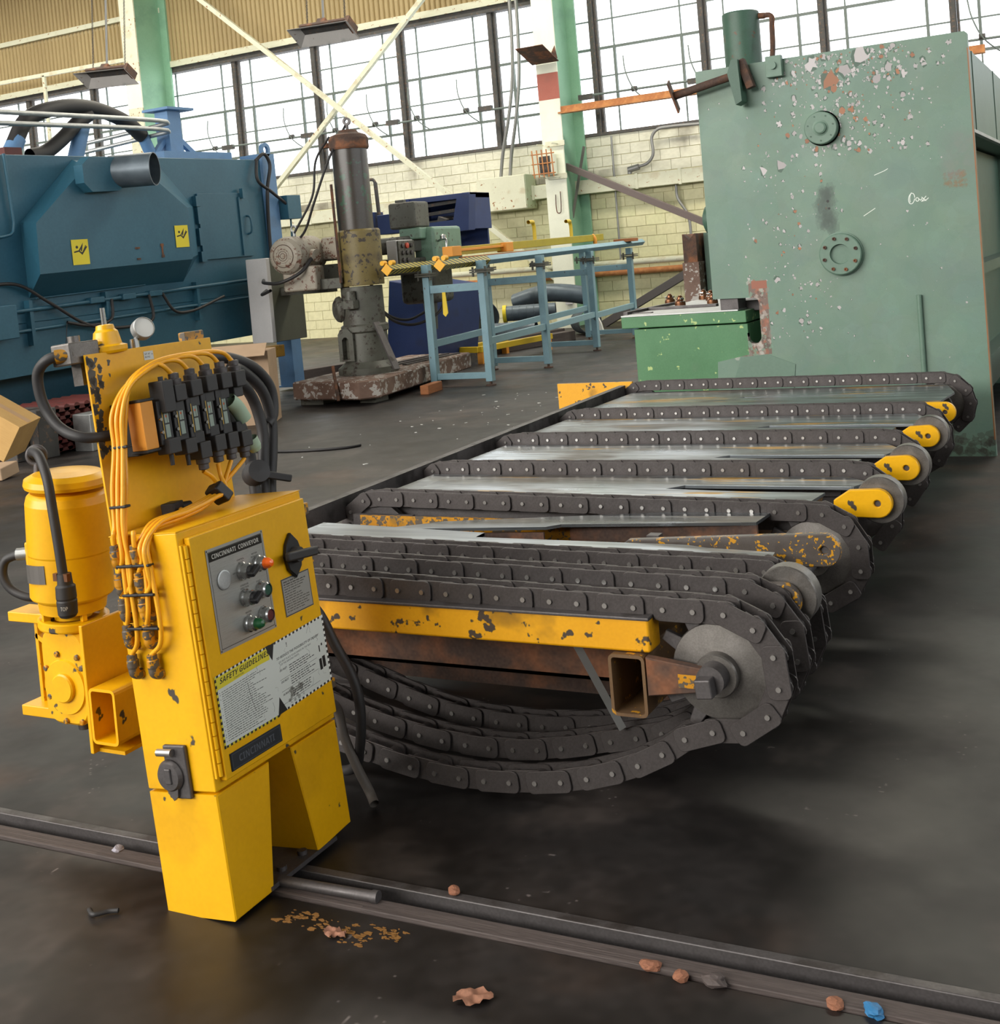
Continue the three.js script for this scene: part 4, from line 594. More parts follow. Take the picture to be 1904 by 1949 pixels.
// ---------------------------------------------------------------- green shear (its side frame faces the camera)
const press = thing('plate_shear', 'tall green sheet metal shear with peeling paint and a lower feed table', 'shear', [-1.64, 0, -7.7]);
{
  const o = (x, y, z) => V(x + 1.64, y, z + 7.7), X = (x) => x + 1.64;   // world numbers to the shear's own
  // side frame with its throat
  const arc = (cx, cy, r, a0, a1, n = 10) => Array.from({ length: n + 1 }, (_, i) => [X(cx) + r * Math.cos(rad(a0 + (a1 - a0) * i / n)), cy + r * Math.sin(rad(a0 + (a1 - a0) * i / n))]);
  const outline = [[X(-2.46), 1.03], [X(-2.46), 2.5], [X(-0.825), 2.5], [X(-0.81), 2.485], [X(-0.81), 0], [X(-2.5), 0], [X(-2.46), 0.62], [X(-2.25), 0.66], [X(-2.25), 0.8], ...arc(-2.205, 0.775, 0.045, 180, 360), ...arc(-2.195, 0.99, 0.035, 0, 90, 6)];
  const s = new THREE.Shape(outline.map((p) => new THREE.Vector2(...p)));
  const g = clean(new THREE.ExtrudeGeometry(s, { depth: 0.05, bevelEnabled: false })); g.translate(0, 0, -0.05);
  const frameTex = canvasTex(1352, 2048, (c, w, h) => {
    const r = rng(77), px = (x) => (x + 2.46) / 1.65 * w, py = (y) => (1 - y / 2.5) * h, S = w / 1.65;
    c.fillStyle = 'rgb(104,130,114)'; c.fillRect(0, 0, w, h);
    for (let i = 0; i < 900; i++) { const q = 20 + r() * 110, d = r() < 0.5; c.fillStyle = d ? `rgba(92,118,104,${0.03 + r() * 0.05})` : `rgba(130,154,138,${0.03 + r() * 0.05})`; c.beginPath(); c.ellipse(r() * w, r() * h, q, q * (0.5 + r()), r() * 3, 0, 7); c.fill(); }
    for (let i = 0; i < 9000; i++) { c.fillStyle = r() < 0.6 ? 'rgba(70,92,80,0.35)' : 'rgba(160,176,160,0.3)'; const q = 1 + r() * 1.6; c.fillRect(r() * w, r() * h, q, q); }
    const blob = (x, y, q, col, el = 1) => { c.fillStyle = col; c.beginPath(); const n = 7 + Math.floor(r() * 6), t0 = r() * 6; for (let i = 0; i < n; i++) { const a = t0 + i / n * 6.283, k = q * (0.45 + r() * 0.8); const xx = px(x) + Math.cos(a) * k * S, yy = py(y) + Math.sin(a) * k * S * el; i ? c.lineTo(xx, yy) : c.moveTo(xx, yy); } c.closePath(); c.fill(); };
    const tone = (ru) => { const k = r(); return ru ? `rgb(${138 + k * 30 | 0},${90 + k * 22 | 0},${62 + k * 14 | 0})` : `rgb(${158 + k * 34 | 0},${152 + k * 34 | 0},${152 + k * 34 | 0})`; };
    const chip = (x, y, q, rust) => { blob(x, y, q * 1.15, 'rgba(64,88,74,0.9)', 1.2); blob(x + q * 0.1, y + q * 0.06, q, tone(rust), 1.2); };
    for (let i = 0; i < 430; i++) { const t = (r() + r() + r()) / 3, x = -2.2 + t * 1.35, y = 2.48 - 0.62 * r() ** 1.5; chip(x, y, 0.004 + 0.014 * r() ** 3, r() < 0.16); }
    for (let i = 0; i < 70; i++) chip(-1.95 + r() * 1.05, 2.47 - r() * 0.14, 0.005 + 0.014 * r() * r(), r() < 0.2);
    for (let i = 0; i < 170; i++) { const x = -2.3 + 0.75 * (r() + r()) / 2, y = 0.75 + r() * 1.2; chip(x, y, 0.003 + 0.009 * r() ** 2, r() < 0.12); }
    for (let i = 0; i < 60; i++) chip(-2.4 + r() * 1.5, 0.4 + r() * 1.9, 0.002 + 0.006 * r() ** 2, false);
    for (const [x, y, q, ru] of [[-1.72, 2.44, 0.04, 0], [-1.62, 2.33, 0.05, 1], [-1.6, 2.27, 0.022, 1], [-1.52, 2.37, 0.035, 0], [-1.42, 2.44, 0.045, 0], [-1.95, 1.84, 0.032, 0], [-2.07, 1.82, 0.024, 0], [-1.55, 2.13, 0.02, 1], [-1.5, 2.13, 0.018, 1], [-1.42, 2.06, 0.016, 1], [-1.9, 2.02, 0.014, 1], [-1.78, 1.97, 0.014, 1], [-1.34, 2.3, 0.025, 0], [-1.26, 2.36, 0.025, 0], [-2.03, 1.13, 0.02, 0], [-1.9, 0.86, 0.018, 0], [-1.18, 2.3, 0.022, 0]]) chip(x, y, q, ru);
    // stripped strip and bare corner round the throat
    c.fillStyle = 'rgb(112,92,82)'; c.fillRect(px(-2.22), py(1.13), px(-2.1) - px(-2.22), py(0.66) - py(1.13)); c.fillRect(px(-2.4), py(0.79), px(-2.13) - px(-2.4), py(0.65) - py(0.79));
    for (let i = 0; i < 260; i++) { const a = r() < 0.6, x = a ? -2.22 + r() * 0.12 : -2.4 + r() * 0.27, y = a ? 0.66 + r() * 0.47 : 0.65 + r() * 0.13; blob(x, y, 0.004 + r() * 0.016, ['rgba(150,92,70,0.6)', 'rgba(130,126,116,0.6)', 'rgba(176,172,164,0.6)', 'rgba(84,70,62,0.6)', 'rgba(112,146,124,0.7)'][Math.floor(r() * 5)], 1.3); }
    c.fillStyle = 'rgb(146,88,68)'; c.fillRect(px(-2.2), py(1.13), px(-2.1) - px(-2.2), py(1.08) - py(1.13));
    // oil stain round the small hole
    for (let i = 0; i < 50; i++) blob(-1.69 + (r() - 0.5) * 0.08, 1.42 + r() * 0.24, 0.02 + r() * 0.03, 'rgba(58,72,64,0.16)', 1.4);
    c.fillStyle = '#1a1a18'; c.beginPath(); c.arc(px(-1.68), py(1.59), 7, 0, 7); c.arc(px(-1.675), py(1.545), 6, 0, 7); c.fill();
    for (let i = 0; i < 90; i++) blob(-0.93 + (r() - 0.5) * 0.12, 1.65 + (r() - 0.5) * 0.09, 0.004 + r() * 0.012, 'rgba(132,92,60,0.22)');
    for (let i = 0; i < 60; i++) blob(-0.9 + (r() - 0.5) * 0.2, 1.78 + (r() - 0.5) * 0.25, 0.03 + r() * 0.03, 'rgba(120,124,114,0.07)');
    for (let i = 0; i < 130; i++) blob(-1.9 + r() * 1.08, 0.02 + r() * r() * 0.22, 0.012 + r() * 0.03, 'rgba(56,52,44,0.3)');
    c.strokeStyle = '#e4e8e0'; c.lineWidth = 4; c.lineCap = 'round'; c.save(); c.translate(px(-1.2), py(1.53)); c.rotate(-0.05); c.lineWidth = 3.5; c.beginPath(); c.ellipse(14, -22, 14, 26, 0.25, 0, 6.0); c.moveTo(16, -50); c.quadraticCurveTo(2, -30, 6, -6); c.moveTo(34, -12); c.ellipse(40, -14, 7, 9, 0, 3.1, 9.2); c.moveTo(50, -14); c.quadraticCurveTo(56, -2, 62, -16); c.moveTo(62, -22); c.lineTo(80, -2); c.moveTo(82, -24); c.lineTo(60, -2); c.quadraticCurveTo(84, -4, 92, -14); c.stroke(); c.restore();
    c.lineWidth = 3; for (const [a, b, d, e] of [[-1.39, 1.72, -1.33, 1.74], [-1.47, 1.48, -1.4, 1.52], [-1.33, 1.74, -1.31, 1.75]]) { c.beginPath(); c.moveTo(px(a), py(b)); c.lineTo(px(d), py(e)); c.stroke(); }
    c.strokeStyle = 'rgb(150,92,50)'; c.lineWidth = 5; c.beginPath(); c.moveTo(w - 3, py(2.4)); c.lineTo(w - 3, py(0.1)); c.stroke();
  });
  { const p = g.attributes.position, uv = new Float32Array(p.count * 2); for (let i = 0; i < p.count; i++) { uv[i * 2] = (p.getX(i) - X(-2.46)) / 1.65; uv[i * 2 + 1] = p.getY(i) / 2.5; } g.setAttribute('uv', new THREE.BufferAttribute(uv, 2)); }
  const fm = new THREE.MeshStandardMaterial({ map: frameTex, roughness: 0.5 });
  printed('side_frame', g, fm, press);
  K().span(X(-2.46), X(-0.81), 0, 2.5, -3.5, -3.45).build('far_side_frame', M.press, press);
    const cr = K().span(X(-2.4), X(-0.83), 1.92, 2.42, -3.45, -0.05).build('crown_beam', M.press, press);
  for (const zz of [-0.35, -1.6]) K().box(0.006, 0.5, 0.05, X(-0.828), 2.17, zz).build('crown_rib', M.press, cr);
  K().bar(V(X(-0.83), 1.925, -0.05), V(X(-0.83), 1.925, -3.4), 0.03, 0.02).build('crown_edge', M.zinc, cr);
  K().span(X(-2.0), X(-1.0), 0.2, 1.9, -3.4, -0.3).span(X(-1.0), X(-0.9), 0.3, 0.5, -3.4, -0.3).span(X(-1.0), X(-0.88), 1.05, 1.12, -3.4, -0.3).build('blade_beam', M.pressDark, press);
  const table = K().span(X(-3.03), X(-2.25), 0, 0.86, -3.3, -0.02, 0.004).build('table_body', M.tableGreen, press);
  K().span(X(-3.11), X(-2.25), 0.868, 0.945, -3.4, 0.0, 0.006).build('table_rail', M.tableGreen, table);
  K().span(X(-3.11), X(-2.3), 0.945, 0.956, -3.4, 0.0, 0.002).build('table_top', M.zinc, table);
  K().span(X(-3.2), X(-2.6), 0.956, 0.974, -0.56, -0.5, 0.003).span(X(-3.12), X(-2.95), 0.956, 0.962, -0.2, -0.16).span(X(-3.13), X(-3.1), 0.95, 0.975, -1.2, -0.1).build('guide_bar', M.steel, table);
  K().span(X(-2.42), X(-2.3), 0.955, 1.03, -0.2, -0.02, 0.004).span(X(-2.36), X(-2.2), 0.93, 1.0, -3.2, -0.2, 0.004).build('blade_block', M.steel, press);
  [[-3.2, -8.95], [-3.06, -9.35], [-2.98, -8.55], [-3.0, -9.9], [-2.93, -9.12], [-2.72, -8.5], [-2.8, -9.7], [-2.78, -9.1], [-2.68, -9.0]].forEach(([x, z], i) => {
    const b = K().lathe([[0.04, 0], [0.04, 0.022], [0.036, 0.034], [0.022, 0.05], [0.02, 0.064], [0.012, 0.076], [0, 0.08]], V(X(x), 0.956, z + 7.7), V(0, 1, 0), 18).build('ball_transfer', M.copper, table);
    K().box(0.075, 0.012, 0.03, X(x), 0.998, z + 7.7, 0, 0.4 + i, 0.35, 0.002).box(0.075, 0.012, 0.03, X(x), 0.998, z + 7.7, 0, 0.4 + i, -0.35, 0.002).build('clip', M.chrome, b);
  });
  K().span(X(-2.6), X(-2.4), 0.956, 1.02, -2.3, -2.0).build('stop_block', M.rust, table);
  K().ext([[X(-2.52), 0.1], [X(-2.3), 0.645], [X(-2.13), 0.66], [X(-1.955), 0.59], [X(-2.02), 0.1]], 0, 0.005).build('cover_patch', M.press, press);
  // round covers
  K().lathe([[0, 0.075], [0.028, 0.075], [0.037, 0.07], [0.038, 0.058], [0.05, 0.055], [0.095, 0.055], [0.1, 0.05], [0.1, 0], [0.108, 0]], o(-1.68, 2.04, -7.7), V(0, 0, 1), 40).build('bearing_cap', M.press, press);
  const lc = K().lathe([[0, 0.022], [0.058, 0.022], [0.062, 0.026], [0.062, 0.045], [0.122, 0.045], [0.128, 0.04], [0.128, 0.012], [0.136, 0.01], [0.136, 0]], o(-1.62, 1.26, -7.7), V(0, 0, 1), 44).build('bearing_cover', M.press, press);
  const bt = K(); for (let i = 0; i < 8; i++) { const a = i * PI / 4 + 0.3; bt.lathe([[0.011, 0], [0.011, 0.01], [0.006, 0.01], [0.005, 0.004], [0, 0.004]], o(-1.62 + 0.1 * Math.cos(a), 1.26 + 0.1 * Math.sin(a), -7.655), V(0, 0, 1), 10); } bt.build('bolts', M.rust, lc);
  const b2 = K(); for (let i = 0; i < 7; i++) { const a = i * 2 * PI / 7 + 0.2; b2.cyl(o(-1.68 + 0.078 * Math.cos(a), 2.04 + 0.078 * Math.sin(a), -7.66), o(-1.68 + 0.078 * Math.cos(a), 2.04 + 0.078 * Math.sin(a), -7.642), 0.005, 0.005, 8); } b2.build('screws', M.pressDark, press);
  K().cyl(o(-1.185, 0.0, -7.685), o(-1.18, 0.98, -7.685), 0.015, 0.015, 14).build('vertical_pipe', M.press, press);
  // top: cylinder with its pipe, brackets
  K().lathe([[0, 2.885], [0.115, 2.878], [0.12, 2.87], [0.12, 2.45]], V(X(-2.22), 0, -0.3), V(0, 1, 0), 36).build('oil_tank', M.pressDark, press);
  K().cyl(o(-2.1, 2.84, -8.0), o(-2.06, 2.835, -8.0), 0.02, 0.02, 8).tube([o(-2.07, 2.836, -8.0), o(-2.03, 2.835, -8.0), o(-2.015, 2.82, -8.0), o(-2.01, 2.76, -7.97), o(-1.985, 2.6, -7.85), o(-1.975, 2.45, -7.74)], 0.017, 40, 10).build('oil_pipe', M.rust, press);
  K().span(X(-1.99), X(-1.89), 2.39, 2.52, 0.0, 0.05, 0.003).cyl(o(-1.945, 2.46, -7.65), o(-1.945, 2.46, -7.635), 0.024, 0.024, 18).build('pipe_block', M.press, press);
  K().ext([[X(-2.21), 2.44], [X(-2.18), 2.52], [X(-2.14), 2.52], [X(-2.13), 2.26], [X(-2.17), 2.24]], 0.02, 0.14).build('bracket_arm', M.pressDark, press);
  K().box(0.05, 0.19, 0.06, X(-2.11), 2.43, 0.07, 0, 0, 0.3, 0.003).build('bracket_link', M.rust, press);
  K().cyl(o(-2.16, 2.435, -7.62), o(-2.585, 2.355, -7.62), 0.026, 0.026, 18).build('stub_pipe', M.rust, press);
  K().box(0.012, 0.2, 0.15, X(-2.59), 2.352, 0.08, 0.3, 0.25, 0.19, 0.001).build('stub_plate', M.rust, press);
  for (const x of [-1.72, -1.565]) K().ext([[X(x), 2.42], [X(x), 2.54], [X(x + 0.1), 2.42]], -0.24, -0.23).build('lifting_fin', M.steel, press);
  K().lathe([[0, 0.055], [0.05, 0.055], [0.092, 0.035], [0.1, 0.012], [0.1, 0.002], [0.085, 0], [0.1, -0.002], [0.1, -0.012], [0.092, -0.045], [0, -0.05]], o(-2.5, 1.55, -7.95), V(-1, 0, 0), 32).build('flywheel', M.pressDark, press);
}
// machine parts behind the shear table
const brake = thing('press_brake_bed', 'rusty machine bed with a v-notched block on top behind the shear table', 'machine', [-3.9, 0, -11.6]);
K().span(-0.09, 0.08, 0, 1.22, -1.6, 0, 0.005).build('bed', M.rustPlate, brake);
K().ext([[-0.07, 1.22], [0.07, 1.22], [0.07, 1.5], [0.055, 1.5], [0, 1.44], [-0.055, 1.5], [-0.07, 1.5]], -1.6, 0).build('v_block', M.rust, brake);
K().span(0.1, 1.5, 0.3, 1.5, -1.6, -0.15).build('housing', M.pressDark, brake);
const slide = K().box(0.5, 0.012, 1.6, -0.55, 0.45, -9.2, 0, 0, 0.9).build('scrap_slide', M.foil, scene); tag(slide, 'shiny sheet metal chute behind the shear', 'chute');
// ---------------------------------------------------------------- big blue machine
const bm = thing('blast_machine', 'huge blue steel machine with a sloped hood and yellow warning stickers', 'machine', [-9.6, 0, -10.4]);
bm.rotation.x = 0.02;
{
  const z = (w) => w + 10.4;
  K().span(-3.2, 0, 1.22, 2.86, z(-12.62), z(-7.2), 0.01).build('housing', M.blue, bm);
  K().span(-3.2, -0.12, 0.72, 1.22, z(-12.45), z(-7.2)).ext([[z(-7.2), 1.22], [z(-12.5), 1.22], [z(-12.3), 0.72], [z(-7.2), 0.72]], -0.12, 0.0, 'zy').build('lower_housing', M.blue, bm);
  K().span(-3.0, -0.5, 0.1, 0.72, z(-11.6), z(-7.2)).build('base', M.blue, bm);
  for (const [zz, x] of [[-12.5, 0.06], [-12.5, -2.8]]) K().span(x - 0.13, x + 0.1, 0, 0.75, z(zz) - 0.1, z(zz) + 0.1, 0.006).span(x - 0.16, x + 0.13, 0, 0.02, z(zz) - 0.13, z(zz) + 0.13).build('leg', M.blueLight, bm);
  // hood: a blunt pyramid
  const base = [[-8.55, 1.46], [-10.75, 1.46], [-11.05, 1.75], [-11.05, 2.3], [-10.5, 2.82], [-9.3, 2.82], [-8.55, 2.2]], fr = [[-8.45, 1.68], [-10.6, 1.7], [-10.61, 1.72], [-10.61, 2.27], [-10.13, 2.6], [-9.18, 2.72], [-8.47, 2.17]], pos = [];
  const B = base.map(([a, y]) => V(0, y, z(a))), F = fr.map(([a, y]) => V(0.3, y, z(a)));
  const tri = (...v) => v.forEach((p) => pos.push(p.x, p.y, p.z));
  for (let i = 0; i < 7; i++) { const j = (i + 1) % 7; tri(B[i], B[j], F[j]); tri(B[i], F[j], F[i]); }
  for (let i = 1; i < 6; i++) tri(F[0], F[i], F[i + 1]);
  const hg = new THREE.BufferGeometry(); hg.setAttribute('position', new THREE.Float32BufferAttribute(pos, 3)); hg.computeVertexNormals(); boxUV(hg);
  const hm = M.blue.clone(); hm.side = THREE.DoubleSide; const hood = new THREE.Mesh(hg, hm); hood.name = 'hood'; bm.add(hood);
  const st = new THREE.MeshStandardMaterial({ map: canvasTex(200, 260, (c, w, h) => { c.fillStyle = '#e2d02c'; c.fillRect(0, 0, w, h); c.fillStyle = '#1a1a16'; c.strokeStyle = '#1a1a16'; c.lineCap = 'round'; c.beginPath(); c.arc(62, 78, 15, 0, 7); c.fill(); c.lineWidth = 15; c.beginPath(); c.moveTo(30, 128); c.lineTo(84, 118); c.lineTo(118, 150); c.lineTo(176, 80); c.stroke(); c.beginPath(); c.moveTo(84, 118); c.lineTo(124, 66); c.lineTo(112, 116); c.stroke(); c.lineWidth = 9; c.beginPath(); c.moveTo(128, 130); c.lineTo(168, 66); c.stroke(); c.beginPath(); c.moveTo(96, 130); c.lineTo(116, 158); c.lineTo(140, 132); c.fill(); }), roughness: 0.5 });
  printed('warning_sticker', sheetX(0.306, z(-8.87), z(-9.09), 1.74, 1.99), st, bm); printed('warning_sticker', sheetX(0.306, z(-10.36), z(-10.57), 1.84, 2.08), st, bm);
  K().span(0.3, 0.31, 1.855, 1.875, z(-9.8), z(-9.74)).span(0.3, 0.31, 1.74, 1.76, z(-9.8), z(-9.75)).span(0.3, 0.308, 1.76, 1.88, z(-10.15), z(-10.13)).box(0.01, 0.03, 0.04, 0.305, 1.88, z(-10.14)).box(0.01, 0.03, 0.04, 0.305, 1.76, z(-10.14)).build('weld_scars', M.rust, bm);
  // blast duct stub with its flange
  const fl = K().ext([[z(-9.02), 2.72], [z(-9.12), 2.8], [z(-9.55), 2.8], [z(-9.62), 2.6], [z(-9.5), 2.46], [z(-9.12), 2.45], [z(-9.02), 2.54]], 0.3, 0.42, 'zy').build('duct_flange', M.blue, bm);
  const dd = V(0.92, -0.02, -0.4).normalize(), d0 = V(0.3, 2.66, z(-9.52)), d1 = d0.clone().addScaledVector(dd, 0.46);
  K().cyl(d0, d1, 0.17, 0.17, 36, true).cyl(d0, d1, 0.162, 0.162, 36, true).lathe([[0.162, 0], [0.172, 0]], d1, dd, 36).lathe([[0, 0], [0.162, 0]], d0.clone().addScaledVector(dd, 0.04), dd, 24).build('duct_stub', M.duct, bm);
  // hinged door
  const dr = K().span(0, 0.03, 1.68, 2.45, z(-12.02), z(-11.1), 0.004).build('access_door', M.blue, bm);
  K().span(0.0, 0.05, 2.1, 2.3, z(-11.1), z(-11.06)).span(0.0, 0.06, 2.3, 2.42, z(-11.12), z(-11.04)).span(0.0, 0.05, 1.85, 2.05, z(-11.1), z(-11.05)).span(0.0, 0.05, 1.66, 1.78, z(-11.14), z(-11.05)).build('door_hinge', M.blue, dr);
  K().span(0.03, 0.08, 2.38, 2.5, z(-11.9), z(-11.86)).tube([V(0.03, 1.95, z(-11.95)), V(0.08, 1.97, z(-11.95)), V(0.08, 2.15, z(-11.95)), V(0.03, 2.17, z(-11.95))], 0.012, 24, 8).span(0.03, 0.05, 1.7, 2.4, z(-11.84), z(-11.81)).build('door_latch', M.blue, dr);
  K().span(-0.3, 0.04, 1.3, 2.93, z(-12.6), z(-12.35)).lathe([[0.045, -0.02], [0.09, -0.02], [0.09, 0.02], [0.045, 0.02], [0.045, -0.02]], V(0.02, 2.98, z(-12.45)), V(1, 0, 0), 24).build('corner_post', M.blueLight, bm);
  K().span(0.02, 0.16, 2.1, 2.4, z(-12.9), z(-12.62), 0.006).cyl(V(0.08, 2.1, z(-12.76)), V(0.08, 1.2, z(-12.7)), 0.012).build('junction_box', M.blue, bm);
  K().tube([V(0.06, 2.84, z(-12.2)), V(0.1, 2.92, z(-12.32)), V(0.1, 2.8, z(-12.42)), V(0.09, 2.5, z(-12.34)), V(0.06, 2.1, z(-12.33)), V(0.06, 1.3, z(-12.3))], 0.022, 50, 8).tube([V(0.06, 2.86, z(-12.22)), V(0.1, 2.6, z(-12.15)), V(0.1, 2.45, z(-12.4)), V(0.14, 2.25, z(-12.7))], 0.02, 40, 8).build('cable_loop', M.rubber, bm);
  // conduits and fittings along the lower face
  const cd = K().cyl(V(0.06, 1.335, z(-7.6)), V(0.06, 1.4, z(-12.3)), 0.02).cyl(V(0.05, 1.14, z(-7.3)), V(0.05, 1.19, z(-12.3)), 0.016).cyl(V(0.04, 1.45, z(-8.6)), V(0.04, 1.47, z(-10.1)), 0.008).cyl(V(0.05, 2.86, z(-8.4)), V(0.05, 2.2, z(-8.43)), 0.016).tube([V(0.05, 2.2, z(-8.43)), V(0.05, 2.1, z(-8.4)), V(0.05, 2.07, z(-8.3)), V(0.05, 2.06, z(-7.4))], 0.016, 24, 8);
  for (const a of [-9.3, -9.75, -10.15]) cd.span(0.02, 0.1, 1.335, 1.4, z(a) - 0.14, z(a) + 0.05, 0.01);
  for (const a of [-8.5, -9.5, -10.9]) cd.span(0, 0.07, 1.0, 1.44, z(a) - 0.02, z(a) + 0.02);
  cd.build('conduit', M.blue, bm);
  K().tube([V(0.05, 1.62, z(-8.0)), V(0.09, 1.6, z(-8.35)), V(0.1, 1.4, z(-8.7)), V(0.1, 1.12, z(-9.2)), V(0.1, 1.05, z(-9.8)), V(0.1, 1.1, z(-10.1)), V(0.08, 1.36, z(-10.1))], 0.017, 60, 8).tube([V(0.1, 1.18, z(-8.9)), V(0.1, 1.12, z(-9.2)), V(0.1, 1.16, z(-9.5)), V(0.08, 1.36, z(-9.55))], 0.016, 40, 8).tube([V(0.08, 1.36, z(-10.3)), V(0.1, 1.15, z(-10.45)), V(0.1, 1.12, z(-10.7)), V(0.1, 1.24, z(-11.3))], 0.016, 40, 8).tube([V(0.1, 1.18, z(-8.9)), V(0.1, 1.1, z(-8.88)), V(0.1, 1.0, z(-8.86)), V(0.1, 0.95, z(-8.84))], 0.004, 20, 5).build('loose_cable', M.rubber, bm);
  K().span(0.0, 0.22, 1.1, 1.42, z(-8.2), z(-7.6), 0.01).build('terminal_box', M.blue, bm);
  K().span(-1.2, -0.3, 2.86, 2.9, z(-11.9), z(-11.5)).build('roof_pad', M.blue, bm);
  // on the roof: hose arch, bent rails, stand
  const x = -0.7, big = K().tube([V(x, 3.05, z(-9.2)), V(x, 3.32, z(-9.41)), V(x, 3.47, z(-9.85)), V(x, 3.49, z(-10.35)), V(x, 3.36, z(-10.85)), V(x, 3.2, z(-11.1))], 0.085, 60, 14).tube([V(x, 2.94, z(-9.4)), V(x, 2.98, z(-9.6)), V(x, 3.12, z(-9.85)), V(x, 3.32, z(-10.12)), V(x, 3.42, z(-10.3))], 0.08, 50, 14).build('suction_hose', M.rubber, bm);
  K().cyl(V(x, 2.9, z(-9.1)), V(x, 3.12, z(-9.26)), 0.09, 0.09, 20).build('hose_neck', M.blueLight, bm); K().cyl(V(x, 2.86, z(-10.0)), V(x, 3.28, z(-10.18)), 0.085, 0.085, 20).build('hose_neck', M.blueLight, bm); K().cyl(V(x, 2.86, z(-11.28)), V(x, 3.22, z(-11.1)), 0.07, 0.07, 16).build('hose_neck', M.blueLight, bm);
  K().tube([V(-0.35, 3.32, z(-7.2)), V(-0.35, 3.33, z(-9.0)), V(-0.35, 3.33, z(-11.1)), V(-0.38, 3.32, z(-11.22)), V(-0.6, 3.3, z(-11.2)), V(-1.6, 3.2, z(-11.0))], 0.026, 60, 8).tube([V(-0.35, 3.2, z(-7.2)), V(-0.35, 3.22, z(-9.0)), V(-0.35, 3.23, z(-11.1)), V(-0.38, 3.22, z(-11.22)), V(-0.6, 3.2, z(-11.2)), V(-1.6, 3.1, z(-11.0))], 0.026, 60, 8).build('bent_rail', M.zinc, bm);
  K().span(-0.75, -0.55, 2.86, 3.5, z(-11.62), z(-11.4)).span(-0.85, -0.45, 3.5, 3.53, z(-11.76), z(-11.3)).bar(V(-0.65, 3.2, z(-11.62)), V(-0.65, 2.86, z(-12.1)), 0.06, 0.06).bar(V(-0.65, 3.15, z(-11.4)), V(-0.65, 2.86, z(-11.1)), 0.06, 0.06).span(-1.4, -0.3, 2.86, 2.98, z(-12.2), z(-11.0)).build('roof_stand', M.blueLight, bm);
  K().span(-0.66, -0.5, 2.86, 3.0, z(-9.12), z(-8.9)).build('red_valve', M.redRib, bm);
}
